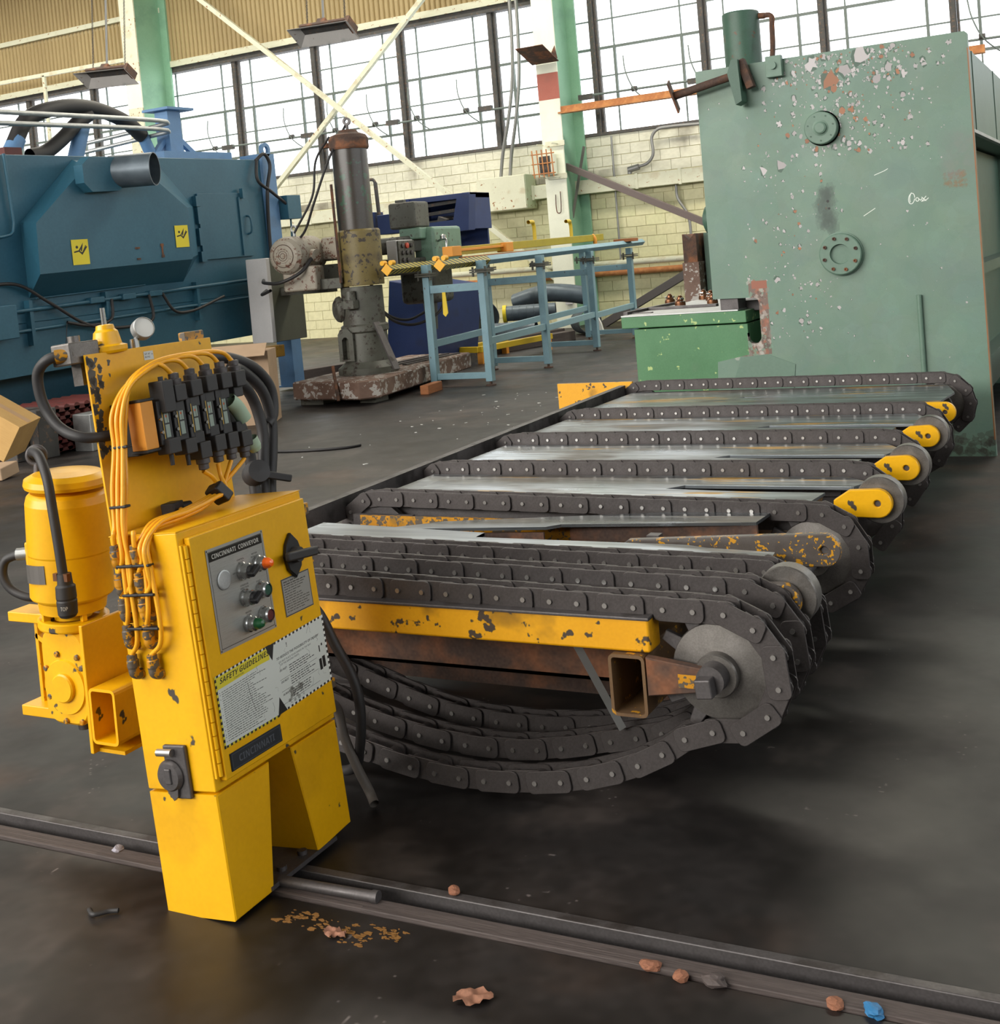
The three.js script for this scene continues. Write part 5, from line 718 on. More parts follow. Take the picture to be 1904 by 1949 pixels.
// ---------------------------------------------------------------- radial drill
const drill = thing('radial_drill', 'old greasy radial drill with a tall round column and rusty cap', 'drill press', [-7.79, 0, -11.6]);
{
  const X = (a) => a + 7.79, Z = (a) => a + 11.6, o = (x, y, z) => V(X(x), y, Z(z));
  K().ext([[X(-8.3), Z(-10.85)], [X(-7.34), Z(-10.72)], [X(-7.18), Z(-10.88)], [X(-7.66), Z(-13.75)], [X(-8.6), Z(-13.75)]], 0.06, 0.26, 'xz', [], 0.015).build('base_plate', M.rustPlate, drill);
  K().span(X(-8.25), X(-7.95), 0, 0.06, Z(-11.3), Z(-10.9)).span(X(-7.5), X(-7.3), 0, 0.06, Z(-11.2), Z(-10.95)).span(X(-8.3), X(-7.8), 0, 0.06, Z(-13.6), Z(-13.3)).build('packing', M.drillGrey, drill);
  for (let i = 0; i < 3; i++) K().span(X(-8.1 + i * 0.16), X(-8.04 + i * 0.16), 0.258, 0.275, Z(-13.6), Z(-12.3)).build('slot_rail', M.steel, drill);
  K().lathe([[0.34, 0.25], [0.34, 0.33], [0.3, 0.36], [0.255, 0.4], [0.245, 0.72], [0.27, 0.74], [0.27, 0.8], [0.24, 0.82], [0.236, 1.24]], V(0, 0, 0), V(0, 1, 0), 36).build('pedestal', M.drillGrey, drill);
  K().lathe([[0.238, 1.25], [0.24, 1.26], [0.24, 1.86], [0.225, 1.88]], V(0.03, 0, 0), V(0, 1, 0), 36).build('arm_sleeve', M.drillOchre, drill);
  K().lathe([[0.2, 1.86], [0.2, 2.82]], V(0, 0, 0), V(0, 1, 0), 40).build('column', paint([66, 60, 54], { chip: 0.62, chipCol: [58, 84, 66], dirt: 0.7, dirtCol: [48, 38, 34], rough: 0.32, tile: 1.2, vary: 26, seed: 0.5 }), drill);
  K().lathe([[0.215, 2.78], [0.225, 2.8], [0.225, 2.9], [0.2, 2.94], [0.12, 2.97], [0.1, 3.0], [0, 3.01]], V(0, 0, 0), V(0, 1, 0), 36).box(0.14, 0.05, 0.1, -0.27, 2.86, 0).build('column_cap', M.rust, drill);
  K().cyl(V(0.0, 3.0, 0), V(0.0, 3.07, 0), 0.018).lathe([[0.02, -0.02], [0.045, -0.02], [0.045, 0.02], [0.02, 0.02]], V(0, 3.1, 0), V(0.3, 0, 1), 16).build('lifting_ring', M.steel, drill);
  K().bar(V(-0.09, 1.3, 0.26), V(-0.12, 2.4, 0.24), 0.02, 0.035).build('elevating_screw', M.rust, drill);
  K().ext([[-0.18, 0.42], [0.02, 0.42], [0.02, 0.72], [-0.04, 0.78], [-0.14, 0.78], [-0.18, 0.72]], 0.2, 0.29, 'xy', [[[-0.13, 0.44], [-0.04, 0.44], [-0.04, 0.66], [-0.07, 0.69], [-0.1, 0.69], [-0.13, 0.66]]]).build('pedestal_arch', M.drillGrey, drill);
  K().lathe([[0, 0.06], [0.1, 0.06], [0.14, 0.03], [0.15, 0]], V(-0.22, 1.0, 0.14), V(-0.6, 0, 0.8), 24).build('clamp_cover', M.drillGrey, drill); K().span(-0.04, 0.1, 1.0, 1.1, 0.22, 0.34, 0.01).cyl(V(0.03, 1.1, 0.28), V(0.03, 1.2, 0.28), 0.06, 0.055).build('clamp_motor', M.drillGrey, drill);
  K().bar(V(0.22, 0.83, 0.1), V(0.48, 0.3, 0.16), 0.09, 0.02).build('brace_plate', M.steel, drill);
  K().bar(V(0.08, 0.42, 0.8), V(0.2, 0.06, 0.92), 0.03, 0.03).build('loose_bar', M.rust, drill);
  // arm running back to the head
  const arm = K().bar(o(-8.5, 1.42, -11.35), o(-7.75, 1.42, -13.2), 0.34, 0.2, 0.02).bar(o(-8.3, 1.66, -11.75), o(-7.75, 1.7, -13.2), 0.24, 0.2, 0.02).bar(o(-8.45, 1.3, -11.4), o(-7.9, 1.3, -11.45), 0.2, 0.12, 0.01).build('arm', M.drillGrey, drill);
  K().box(0.4, 0.28, 0.3, X(-8.35), 1.38, Z(-11.3), 0, 0.3, 0, 0.03).box(0.3, 0.26, 0.3, X(-8.15), 1.7, Z(-11.75), 0, 0, 0, 0.03).build('motor_bracket', M.motorGrey, drill);
  const mo = o(-8.42, 1.65, -11.05), md = V(-0.12, 0.01, -1).normalize();
  const mot = K().lathe([[0, -0.015], [0.1, -0.012], [0.17, 0.01], [0.205, 0.05], [0.215, 0.1], [0.215, 0.62], [0.2, 0.66], [0.12, 0.68]], mo, md, 40).build('drive_motor', M.motorGrey, drill);
  const gr = K(); for (let r = 0.03; r < 0.13; r += 0.024) gr.add(new THREE.TorusGeometry(r, 0.005, 6, 28), new THREE.Matrix4().makeRotationFromQuaternion(new THREE.Quaternion().setFromUnitVectors(V(0, 0, 1), md.clone().negate())).setPosition(mo.clone().addScaledVector(md, -0.012 + r * r * 0.6))); gr.build('fan_grille', M.rust, mot);
  K().cyl(o(-8.28, 1.64, -11.35), o(-8.17, 1.63, -11.33), 0.07, 0.07, 18).build('terminal_box', M.motorGrey, mot);
  K().cyl(o(-8.43, 1.86, -11.3), o(-8.43, 1.92, -11.3), 0.02).add(new THREE.TorusGeometry(0.035, 0.012, 8, 20), new THREE.Matrix4().setPosition(X(-8.43), 1.95, Z(-11.3))).build('eye_bolt', M.zinc, mot);
  K().tube([o(-8.2, 1.62, -11.3), o(-8.25, 1.45, -11.1), o(-8.45, 1.36, -11.0), o(-8.75, 1.37, -11.1), o(-9.0, 1.4, -11.4)], 0.02, 40, 8).tube([o(-8.6, 1.28, -11.0), o(-8.8, 1.24, -11.1), o(-9.05, 1.28, -11.5)], 0.018, 30, 8).build('motor_cable', M.rubber, drill);
  // hanging switch cabinet
  const cb = K().span(X(-9.36), X(-9.08), 0.66, 1.66, Z(-12.25), Z(-11.62), 0.008).build('switch_cabinet', paint([92, 94, 80], { chip: 0.85, dirt: 0.3, dirtCol: [70, 68, 56], rough: 0.5, tile: 1 }), drill);
  K().span(X(-9.365), X(-9.06), 0.66, 1.66, Z(-11.62), Z(-11.55), 0.01).build('cabinet_door', M.greyBox, cb);
  K().span(X(-9.3), X(-8.4), 1.2, 1.3, Z(-12.0), Z(-11.8)).build('cabinet_bearer', M.drillGrey, drill);
  // head with control box
  const hd = K().span(X(-8.08), X(-7.7), 1.88, 2.2, Z(-13.1), Z(-12.75), 0.03).box(0.12, 0.03, 0.06, X(-7.95), 2.22, Z(-12.85)).build('head', M.drillGrey, drill);
  K().span(X(-7.85), X(-7.55), 1.42, 1.88, Z(-13.6), Z(-12.9), 0.04).span(X(-7.95), X(-7.65), 1.74, 1.88, Z(-13.0), Z(-12.75), 0.02).build('head_gearcase', paint([110, 140, 122], { chip: 0.7, dirt: 0.5, dirtCol: [80, 86, 76], tile: 0.7 }), drill);
  const ct = K().span(X(-7.86), X(-7.72), 1.42, 1.74, Z(-12.68), Z(-12.3), 0.01).build('button_box', M.greyBox, drill);
  K().span(X(-7.72), X(-7.695), 1.43, 1.73, Z(-12.67), Z(-12.31), 0.006).build('button_panel', M.drillGrey, ct);
  const pb = K(); for (let j = 0; j < 3; j++) for (let i = 0; i < 3; i++) if (!(j === 0 && i === 1) && !(j === 2 && i === 2)) pb.lathe([[0.028, 0], [0.026, 0.02], [0, 0.024]], o(-7.695, 1.67 - j * 0.085, -12.39 - i * 0.095), V(1, 0, 0), 12); pb.build('push_buttons', M.steel, ct);
  K().lathe([[0.034, 0], [0.034, 0.02], [0, 0.03]], o(-7.695, 1.67, -12.485), V(1, 0, 0), 14).build('stop_button', flat(0xc8503a, 0.5), ct);
  K().span(X(-8.1), X(-7.6), 0.95, 1.42, Z(-13.4), Z(-12.9), 0.06).cyl(o(-7.8, 1.0, -13.1), o(-7.8, 0.62, -13.1), 0.09, 0.07).build('spindle_housing', M.drillGrey, drill);
  K().tube([o(-7.55, 1.7, -13.0), o(-7.42, 1.72, -12.95), o(-7.42, 1.5, -12.9), o(-7.5, 1.38, -12.9)], 0.015, 30, 8).lathe([[0, 0.04], [0.04, 0.02], [0.04, -0.02], [0, -0.04]], o(-7.45, 1.74, -12.95), V(0, 1, 0), 14).build('feed_lever', M.chrome, drill);
  K().tube([o(-7.95, 1.76, -12.7), o(-8.12, 1.74, -12.5), o(-8.2, 1.5, -12.45), o(-8.18, 1.1, -12.45), o(-8.0, 0.8, -12.5), o(-7.75, 0.72, -12.6), o(-7.5, 0.85, -12.8), o(-7.5, 1.1, -13.0)], 0.018, 60, 8).tube([o(-8.0, 1.78, -12.7), o(-8.18, 1.7, -12.5), o(-8.25, 1.3, -12.48), o(-8.1, 0.9, -12.5), o(-7.85, 0.78, -12.6), o(-7.6, 0.9, -12.8)], 0.016, 60, 8).build('hanging_cable', M.rubber, drill);
  K().tube([V(-0.02, 3.06, 0.0), V(-0.1, 2.7, 0.25), V(-0.3, 2.2, 0.35), V(-0.5, 1.9, 0.3), V(-0.8, 1.75, 0.2)], 0.014, 50, 7).tube([V(-0.22, 2.95, 0.05), V(-0.32, 2.7, 0.2), V(-0.34, 2.3, 0.3), V(-0.6, 1.9, 0.35)], 0.013, 50, 7).build('supply_cable', M.rubber, drill);
}
// ---------------------------------------------------------------- bar rack with two long rails
const rack = thing('bar_rack', 'pale blue steel rack on six-foot legs carrying two long rails', 'rack', [-6.9, 0, -12.2]);
rack.userData.label = 'pale blue welded steel rack carrying two long striped rails';
{
  const fr = [[-6.56, -12.2, 0.72], [-6.66, -13.95, 0.78], [-6.9, -16.1, 0.8], [-7.08, -18.1, 0.8]], o = (x, y, z) => V(x + 6.9, y, z + 12.2);
  fr.forEach(([x, z, w], i) => {
    for (const s of [0, 1]) {
      const lx = x - s * w;
      const lg = K().bar(o(lx, 0.05, z), o(lx, 1.28, z), 0.085, 0.085, 0.006).build('leg', M.rackBlue, rack);
      K().cyl(o(lx, 0, z), o(lx, 0.06, z), 0.015).cyl(o(lx, 0, z), o(lx, 0.014, z), 0.06, 0.06, 14).build('levelling_foot', M.rust, lg);
      K().box(0.22, 0.018, 0.18, lx + 6.9, 1.29, z + 12.2).box(0.22, 0.018, 0.18, lx + 6.9, 1.315, z + 12.2).cyl(o(lx - 0.08, 1.24, z + 0.06), o(lx - 0.08, 1.35, z + 0.06), 0.014, 0.014, 8).cyl(o(lx + 0.08, 1.24, z + 0.06), o(lx + 0.08, 1.35, z + 0.06), 0.014, 0.014, 8).build('clamp_plate', M.drillGrey, lg);
      K().bar(o(lx, 1.32, z), o(lx, 1.42, z), 0.09, 0.09, 0.004).build('rail_post', M.rackBlue, lg);
    }
    K().bar(o(x, 0.12, z), o(x - w, 0.12, z), 0.05, 0.07, 0.004).build('cross_bar', M.rackBlue, rack); K().bar(o(x, 1.13, z), o(x - w, 1.13, z), 0.05, 0.09, 0.004).build('cross_bar', M.rackBlue, rack);
    if (i) { const [x0, z0, w0] = fr[i - 1]; for (const s of [0, 1]) K().bar(o(x0 - s * w0, 0.5, z0), o(x - s * w, 0.52, z), 0.05, 0.08, 0.004).build('stretcher', M.rackBlue, rack); }
  });
  const tape = new THREE.MeshStandardMaterial({ map: canvasTex(512, 128, (c, w, h) => { c.fillStyle = '#b9a82c'; c.fillRect(0, 0, w, h); c.fillStyle = '#26241c'; for (let i = -4; i < 20; i++) { c.beginPath(); c.moveTo(i * 40, 0); c.lineTo(i * 40 + 20, 0); c.lineTo(i * 40 + 60, h); c.lineTo(i * 40 + 40, h); c.fill(); } }), roughness: 0.4 });
  tape.map.wrapS = tape.map.wrapT = THREE.RepeatWrapping; tape.map.repeat.set(1.4, 8);
  for (const [a, b] of [[o(-7.33, 1.4, -11.45), o(-7.95, 1.47, -18.6)], [o(-6.6, 1.4, -11.35), o(-7.15, 1.5, -18.9)]]) {
    const d = b.clone().sub(a).normalize(), c = a.clone().addScaledVector(d, 1.25), up = V(1, 1, 0).normalize();
    const r = K().bar(c, b, 0.075, 0.075, 0.004, up).build('rail', M.rackBlue, rack);
    K().bar(a, c, 0.078, 0.078, 0.003, up).build('striped_rail_end', tape, r);
    K().bar(a.clone().addScaledVector(d, -0.015), a, 0.1, 0.1, 0.003, up).cyl(a.clone().add(V(-0.055, 0.075, -0.06)), a.clone().add(V(-0.055, 0.075, 0.012)), 0.028, 0.028, 10).cyl(a.clone().add(V(0.055, 0.075, -0.06)), a.clone().add(V(0.055, 0.075, 0.012)), 0.028, 0.028, 10).build('rail_end_cap', flat(0xf0b020, 0.45), r);
  }
}
const lift = thing('lifting_beam', 'long olive yellow lifting beam with hooks lying across the rack', 'lifting beam', [-7.1, 1.5, -14.8]);
{
  const o = (x, y, z) => V(x + 7.1, y - 1.5, z + 14.8), olive = paint([170, 152, 36], { chip: 0.8, dirt: 0.3, dirtCol: [120, 104, 30], tile: 0.8 });
  K().bar(o(-7.1, 1.55, -12.5), o(-7.25, 1.62, -17.4), 0.1, 0.1, 0.006).build('beam', olive, lift);
  for (const [z, x] of [[-14.9, -7.16], [-16.2, -7.2]]) K().tube([o(x, 1.6, z), o(x, 1.82, z), o(x, 1.85, z + 0.02), o(x + 0.02, 1.87, z + 0.06), o(x + 0.03, 1.87, z + 0.22)], 0.026, 30, 8).build('hook', flat(0xd8b830, 0.5), lift);
  K().box(0.14, 0.12, 0.22, 0.0, 0.05, 2.28, 0, 0, 0, 0.01).box(0.14, 0.12, 0.2, 0.02, 0.06, 0.95, 0, 0, 0, 0.01).bar(o(-7.05, 1.56, -12.6), o(-7.06, 1.58, -13.8), 0.03, 0.03, 0.004).build('end_shoe', M.orange, lift);
  K().tube([o(-7.22, 1.66, -17.0), o(-7.18, 1.6, -17.0), o(-7.18, 1.5, -17.0)], 0.03, 12, 6).build('chain_loop', M.orange, lift);
  K().bar(o(-7.0, 1.46, -12.6), o(-7.05, 1.48, -14.6), 0.12, 0.04, 0.004).build('packer_board', M.wood, lift);
}
tag(K().span(-7.25, -6.95, 1.52, 1.57, -18.2, -17.9, 0.004).build('wood_block', M.wood, scene), 'flat wooden block resting on the far end of the rails', 'wood block');
tag(K().box(0.1, 0.1, 0.42, -7.06, 0.05, -11.72, 0, 0.15, 0, 0.006).build('timber_offcut', M.wood, scene), 'short orange timber offcut on the floor by the rack leg', 'wood block');
tag(K().ext([[-0.02, 0], [0.02, 0], [0.035, -0.24], [0, -0.28], [-0.03, -0.25]], -0.006, 0.006).build('yellow_ribbon', flat(0xe8c838, 0.6), scene), 'yellow plastic ribbon hanging from the rack crossbar', 'ribbon');
scene.children[scene.children.length - 1].position.set(-7.05, 1.09, -12.16);
// ---------------------------------------------------------------- things on the back wall and under the roof
function heater(label, x, y, z, turn, chain) {
  const t = thing('radiant_heater', label, 'heater', [x, y, z], 'hanging heater hoods'); t.rotation.set(-0.55, turn, 0);
  const a = [[-0.57, 0.23], [0.57, 0.23], [0.57, -0.23], [-0.57, -0.23]], b = [[-0.42, 0.09], [0.42, 0.09], [0.42, -0.06], [-0.42, -0.06]], names = ['near_skirt', 'end_skirt', 'far_skirt', 'end_skirt'];
  for (let i = 0; i < 4; i++) {
    const j = (i + 1) % 4, P = [V(a[i][0], 0, a[i][1]), V(a[j][0], 0, a[j][1]), V(b[j][0], 0.11, b[j][1]), V(b[i][0], 0.11, b[i][1])], n = P[1].clone().sub(P[0]).cross(P[3].clone().sub(P[0])).normalize().multiplyScalar(0.006), pos = [];
    const Q = P.map((p) => p.clone().add(n)), q = (s, u, v, w) => { for (const k of [s, u, v, s, v, w]) pos.push(k.x, k.y, k.z); };
    q(...P); q(Q[3], Q[2], Q[1], Q[0]); for (let k = 0; k < 4; k++) { const l = (k + 1) % 4; q(P[l], P[k], Q[k], Q[l]); }
    let g = new THREE.BufferGeometry(); g.setAttribute('position', new THREE.Float32BufferAttribute(pos, 3)); g.computeVertexNormals(); boxUV(g);
    const m = new THREE.Mesh(g, M.heaterSkin); m.name = names[i]; t.add(m);
  }
  K().span(-0.43, 0.43, 0.11, 0.14, -0.08, 0.1).build('burner_box', M.frameDark, t);
  K().span(-0.45, 0.45, 0.14, 0.19, -0.1, 0.12, 0.01).span(-0.14, 0.02, 0.19, 0.28, -0.05, 0.1, 0.01).span(0.46, 0.52, 0.06, 0.2, -0.16, 0.14).build('casing', M.rust, t);
  const c = K(); for (const sx of [-0.36, 0.36]) for (let i = 0; i < 60; i++) c.add(new THREE.TorusGeometry(0.016, 0.005, 5, 8), new THREE.Matrix4().makeRotationY(i % 2 ? PI / 2 : 0).setPosition(sx, 0.2 + i * 0.026, i * 0.014)); c.build('hanging_chain', M.frameDark, t);
  K().cyl(V(-0.06, 0.27, 0.02), V(-0.06, 3, 1.5), 0.02).build('gas_pipe', M.pipeGrey, t);
}
M.heaterSkin = paint([176, 172, 168], { chip: 0.72, chipCol: [130, 110, 96], dirt: 0.5, dirtCol: [120, 122, 116], rough: 0.4, tile: 0.9 });
heater('grey hanging heater hood in front of the window bay between the columns', -11.48, 5.28, -16.65, 0.05);
heater('grey hanging heater hood half hidden by the green and white column', -16.3, 5.26, -16.68, 0.1);
{
  const t = thing('rusty_canopy', 'brown sloping steel canopy plate on the white column', 'canopy', [-9.7, 5.04, -21.33]);
  const m = K().box(0.56, 0.012, 0.72, -0.02, 0.115, 0.34, -0.32).build('plate', M.rust, t); K().ext([[0.05, 0.05], [0.2, 0.3], [0.24, 0.05]], 0, 0.012).build('gusset', M.rust, t);
}
{
  // wire guard over a vent or horn on the column
  const t = thing('caged_fan', 'square wall fan behind a rusty wire cage on the white column', 'fan', [-9.8, 2.9, -21.33]);
  K().span(-0.14, 0.16, 0.02, 0.42, 0.02, 0.2, 0.02).build('fan_case', M.colWhite, t);
  K().span(-0.12, 0.1, 0.06, 0.38, 0.2, 0.215).build('grille', M.frameDark, t);
  for (let i = 0; i < 5; i++) K().cyl(V(-0.2 + i * 0.1, -0.02, 0.3), V(-0.22 + i * 0.1, 0.5, 0.3), 0.013, 0.013, 8).build('cage_bar', M.rustOrange, t);
  for (const y of [0.05, 0.24, 0.42]) K().cyl(V(-0.24, y, 0.3), V(0.24, y, 0.3), 0.011, 0.011, 8).build('cage_bar', M.rustOrange, t);
  for (const y of [-0.06, 0.56]) K().span(-0.05, 0.34, y, y + 0.1, 0, 0.03).bar(V(-0.1, y + 0.04, 0.03), V(-0.1, y + 0.04, 0.3), 0.02, 0.02).bar(V(0.2, y + 0.04, 0.03), V(0.2, y + 0.04, 0.3), 0.02, 0.02).build('cage_bracket', M.cream, t);
}
{
  const t = thing('cable_trough', 'rusty cream cable trough running along the block wall', 'cable trough', [-9, 2.55, -22.35]);
  const xs = [-20, -18, -16.1, -14.6, -13.2, -11.77, -10.63, -9.9, -8.42, -7.55, -6.4, -4];
  for (let i = 0; i + 1 < xs.length; i++) if (i !== 5) K().span(xs[i] + 9.01, xs[i + 1] + 8.99, 0, 0.27, -0.1, 0.14, 0.008).build('trough_section', M.cream, t);
  for (const x of xs.slice(1, -1)) K().span(x + 8.97, x + 9.03, -0.015, 0.285, -0.1, 0.155, 0.004).build('joint_strap', M.cream, t);
}
tag(K().span(-11.75, -10.65, 2.38, 3.06, -22.42, -21.95, 0.012).span(-11.74, -10.66, 2.39, 3.05, -21.95, -21.93, 0.004).build('junction_box', M.cream, scene), 'large rusty cream junction box on the block wall', 'electrical box');
tag(K().tube([V(-10.69, 6.6, -22.0), V(-10.7, 5.9, -22.0), V(-10.77, 4.95, -22.0), V(-10.95, 4.2, -22.05), V(-11.2, 3.5, -22.15), V(-11.31, 3.06, -22.2)], 0.035, 50, 10).build('conduit_pipe', M.pipeGrey, scene), 'bent grey conduit dropping onto the junction box, the one nearer the drill', 'conduit');
tag(K().tube([V(-10.55, 6.6, -22.0), V(-10.56, 5.9, -22.0), V(-10.62, 4.95, -22.0), V(-10.78, 4.2, -22.05), V(-11.0, 3.5, -22.15), V(-11.1, 3.06, -22.2)], 0.035, 50, 10).build('conduit_pipe', M.pipeGrey, scene), 'bent grey conduit dropping onto the junction box, the one nearer the white column', 'conduit');
tag(K().tube([V(-7.1, 3.62, -22.3), V(-7.7, 3.64, -22.3), V(-7.95, 3.62, -22.3), V(-8.07, 3.5, -22.3), V(-8.08, 3.15, -22.3), V(-8.2, 3.01, -22.3), V(-8.4, 2.96, -22.3)], 0.03, 50, 10).cyl(V(-8.38, 2.96, -22.3), V(-8.6, 2.92, -22.3), 0.06, 0.06, 14).cyl(V(-8.58, 2.95, -22.3), V(-8.58, 2.84, -22.3), 0.04, 0.04, 12).build('conduit_bend', M.pipeGrey, scene), 's-shaped grey conduit on the wall right of the white column', 'conduit');
tag(K().cyl(V(-8.93, 3.62, -22.38), V(-8.94, 0.9, -22.38), 0.02, 0.02, 10).build('wall_pipe', M.pipeGrey, scene), 'thin vertical pipe on the block wall under the windows', 'pipe');
tag(K().tube([V(-7.69, 2.55, -22.36), V(-7.68, 2.3, -22.36), V(-7.5, 1.95, -22.36), V(-7.47, 1.5, -22.36), V(-7.47, 0.9, -22.36)], 0.028, 40, 8).build('wall_pipe', M.pipeGrey, scene), 'cranked thin pipe below the trough beside the shear', 'pipe');
tag(K().cyl(V(-13.4, 1.18, -22.3), V(-5, 1.13, -22.3), 0.06, 0.06, 14).build('air_main', M.cream, scene), 'pale horizontal pipe low on the block wall', 'pipe');
tag(K().cyl(V(-13.4, 0.98, -22.3), V(-5, 0.96, -22.3), 0.06, 0.06, 14).build('air_main', M.rustOrange, scene), 'rusty horizontal pipe just under the pale one', 'pipe');
tag(K().bar(V(-9.75, 3.12, -21.9), V(-6.9, 1.75, -21.6), 0.1, 0.12, 0.004).build('grey_strut', flat(0x6a5e5c, 0.7), scene), 'dark grey strut sloping from the white column towards the shear', 'strut');
tag(K().bar(V(-8.9, 0.05, -21.2), V(-6.2, 1.35, -21.0), 0.1, 0.14, 0.004).build('grey_strut', flat(0x545050, 0.7), scene), 'dark beam leaning up from the floor behind the shear table', 'beam');
tag(K().bar(V(-9.4, 3.46, -22.1), V(-9.72, 2.1, -22.0), 0.05, 0.05).build('thin_rod', flat(0x6c6a64, 0.7), scene), 'thin grey rod leaning beside the white column', 'rod');
tag(K().span(-9.55, -2.0, 4.09, 4.2, -21.5, -21.4, 0.004).span(-9.55, -2.0, 4.06, 4.09, -21.5, -21.33).build('orange_bar', M.rustOrange, scene), 'rusty orange angle bar across the windows behind the shear', 'angle bar');
tag(K().span(-9.7, -9.56, 0.45, 0.68, -21.34, -21.28, 0.01).cyl(V(-9.63, 0.57, -21.28), V(-9.63, 0.57, -21.25), 0.04, 0.04, 14).build('switch_box', M.greyBox, scene), 'small grey switch box low on the white column', 'switch box');
tag(K().tube([V(-9.72, 2.55, -21.3), V(-9.72, 2.3, -21.28), V(-9.7, 2.2, -21.28), V(-9.64, 2.2, -21.28), V(-9.62, 2.3, -21.28), V(-9.62, 2.6, -21.3)], 0.01, 30, 6).build('u_hook', M.rust, scene), 'u-shaped rusty rod hook on the white column', 'hook');
function opener(label, x0, x1, y0, y1, chains) {
  const t = thing('window_opener', label, 'window opener', [x0, y0, -22.18]);
  K().cyl(V(0, 0, 0), V(x1 - x0, y1 - y0, 0), 0.022, 0.022, 10).build('rod', M.muntin, t);
  for (const [cx, side] of chains) {
    K().tube([V(cx - x0 - 0.2, 0.66, -0.06), V(cx - x0 - 0.14, 0.35, 0.04), V(cx - x0, 0.0, 0.05), V(cx - x0 + 0.13, -0.16, 0), V(cx - x0 + 0.26, -0.27, -0.06)], 0.013, 30, 6).build('opener_arm', M.muntin, t);
    K().lathe([[0, 0.05], [0.05, 0.05], [0.05, -0.05], [0, -0.05]], V(cx - x0, 0, 0), V(1, 0, 0), 12).build('worm_box', M.frameDark, t);
  }
  for (let x = MX - PITCH * 9; x < x1; x += PITCH) if (x > x0) K().box(0.3, 0.1, 0.1, x - x0 - 0.08, -0.02, -0.02).build('bracket', M.frameDark, t);
}
opener('long opener rod with curved arms across the windows between the columns', -19.7, -10.05, 4.5, 4.43, [[-18.54], [-16.37], [-15.2], [-14.17], [-13.14], [-11.96]]);
opener('opener rod with a curved arm across the windows above the shear', -9.4, -0.8, 4.43, 4.38, [[-8.3], [-7.0], [-2.1]]);
// ---------------------------------------------------------------- dark blue hopper behind the drill
const hop = thing('hopper_conveyor', 'dark blue inclined hopper conveyor behind the radial drill', 'conveyor', [-9.3, 0, -16]);
{
  const o = (x, y, z) => V(x + 9.3, y, z + 16);
  K().span(-0.5, -0.42, 1.95, 2.44, -0.6, 0.05, 0.005).span(0.5, 0.62, 1.9, 2.44, -0.6, 0.05, 0.005).span(-0.5, 0.62, 2.36, 2.44, -0.6, 0.02, 0.005).build('head_frame', M.shearBlue, hop);
  K().ext([[0.0, 1.86], [0.66, 1.88], [0.72, 2.4], [0.52, 2.42], [0.42, 2.05], [0.0, 2.04]], 0.02, 0.22).build('side_guard', M.shearBlue, hop);
  for (let i = 0; i < 6; i++) K().bar(V(-0.42, 2.3 - i * 0.13, -0.1 - i * 0.02), V(0.48 - i * 0.05, 2.34 - i * 0.13, -0.1 - i * 0.02), 0.06, 0.05).build('slat', M.frameDark, hop);
  K().span(-0.45, 0.55, 1.6, 2.4, -0.62, -0.58).build('rear_panel', M.shearBlue, hop);
  K().bar(V(0.2, 2.1, -0.1), V(-0.25, 0.9, -0.1), 0.5, 0.16, 0.01).build('incline', M.frameDark, hop);
  K().span(-0.95, -0.45, 1.94, 2.24, -0.2, 0.15, 0.01).span(-1.3, -1.05, 2.02, 2.3, -0.2, 0.15, 0.01).build('drive_guard', M.shearBlue, hop);
  K().cyl(V(-1.0, 2.2, 0), V(-1.02, 2.75, 0), 0.03).tube([V(-1.02, 2.75, 0), V(-1.06, 2.8, 0), V(-1.2, 2.78, 0), V(-1.25, 2.7, 0)], 0.025, 20, 8).build('vent_pipe', M.frameDark, hop);
  K().ext([[0.25, 1.25], [1.0, 1.1], [0.85, 0.12], [0.1, 0.12]], 0.6, 1.85, 'xy', [], 0.01).build('tank', M.shearBlue, hop);
  K().span(0.1, 0.9, 0, 0.12, 0.7, 1.8).build('skid', M.frameDark, hop);
  K().span(-0.4, 0.2, 0, 0.9, -0.4, 0.1).build('stand', M.frameDark, hop);
}
// ---------------------------------------------------------------- spiral ducts and scraps behind the rack
function pipeThing(name, label, a, b, r, mat, grp) { const t = K().cyl(a, b, r, r, 32, true).cyl(a, b, r - 0.008, r - 0.008, 32, true).lathe([[r - 0.008, 0], [r, 0]], b, b.clone().sub(a), 32).lathe([[r - 0.008, 0], [r, 0]], a, b.clone().sub(a), 32); const seams = b.clone().sub(a), n = 7; for (let i = 1; i < n; i++) t.add(new THREE.TorusGeometry(r, 0.006, 5, 28), new THREE.Matrix4().makeRotationFromQuaternion(new THREE.Quaternion().setFromUnitVectors(V(0, 0, 1), seams.clone().normalize())).setPosition(a.clone().addScaledVector(seams, i / n))); return tag(t.build(name, mat, scene), label, 'duct', grp); }
pipeThing('spiral_duct', 'wide open-ended dark duct lying behind the first rack leg', V(-11.2, 0.27, -19.4), V(-9.95, 0.46, -18.5), 0.27, M.duct);
pipeThing('spiral_duct', 'slim grey duct with a yellow end ring on the floor pile', V(-9.6, 0.48, -18.6), V(-8.8, 0.48, -18.9), 0.13, M.duct);
tag(K().lathe([[0.12, -0.03], [0.15, -0.03], [0.15, 0.03], [0.12, 0.03]], V(-9.615, 0.48, -18.595), V(0.8, 0, -0.3), 24).build('end_ring', flat(0xd8c020, 0.5), scene), 'bright yellow ring on the end of the slim duct', 'ring');
pipeThing('spiral_duct', 'lower grey-green duct under the slim one', V(-9.8, 0.18, -18.2), V(-8.95, 0.18, -18.4), 0.17, M.duct);
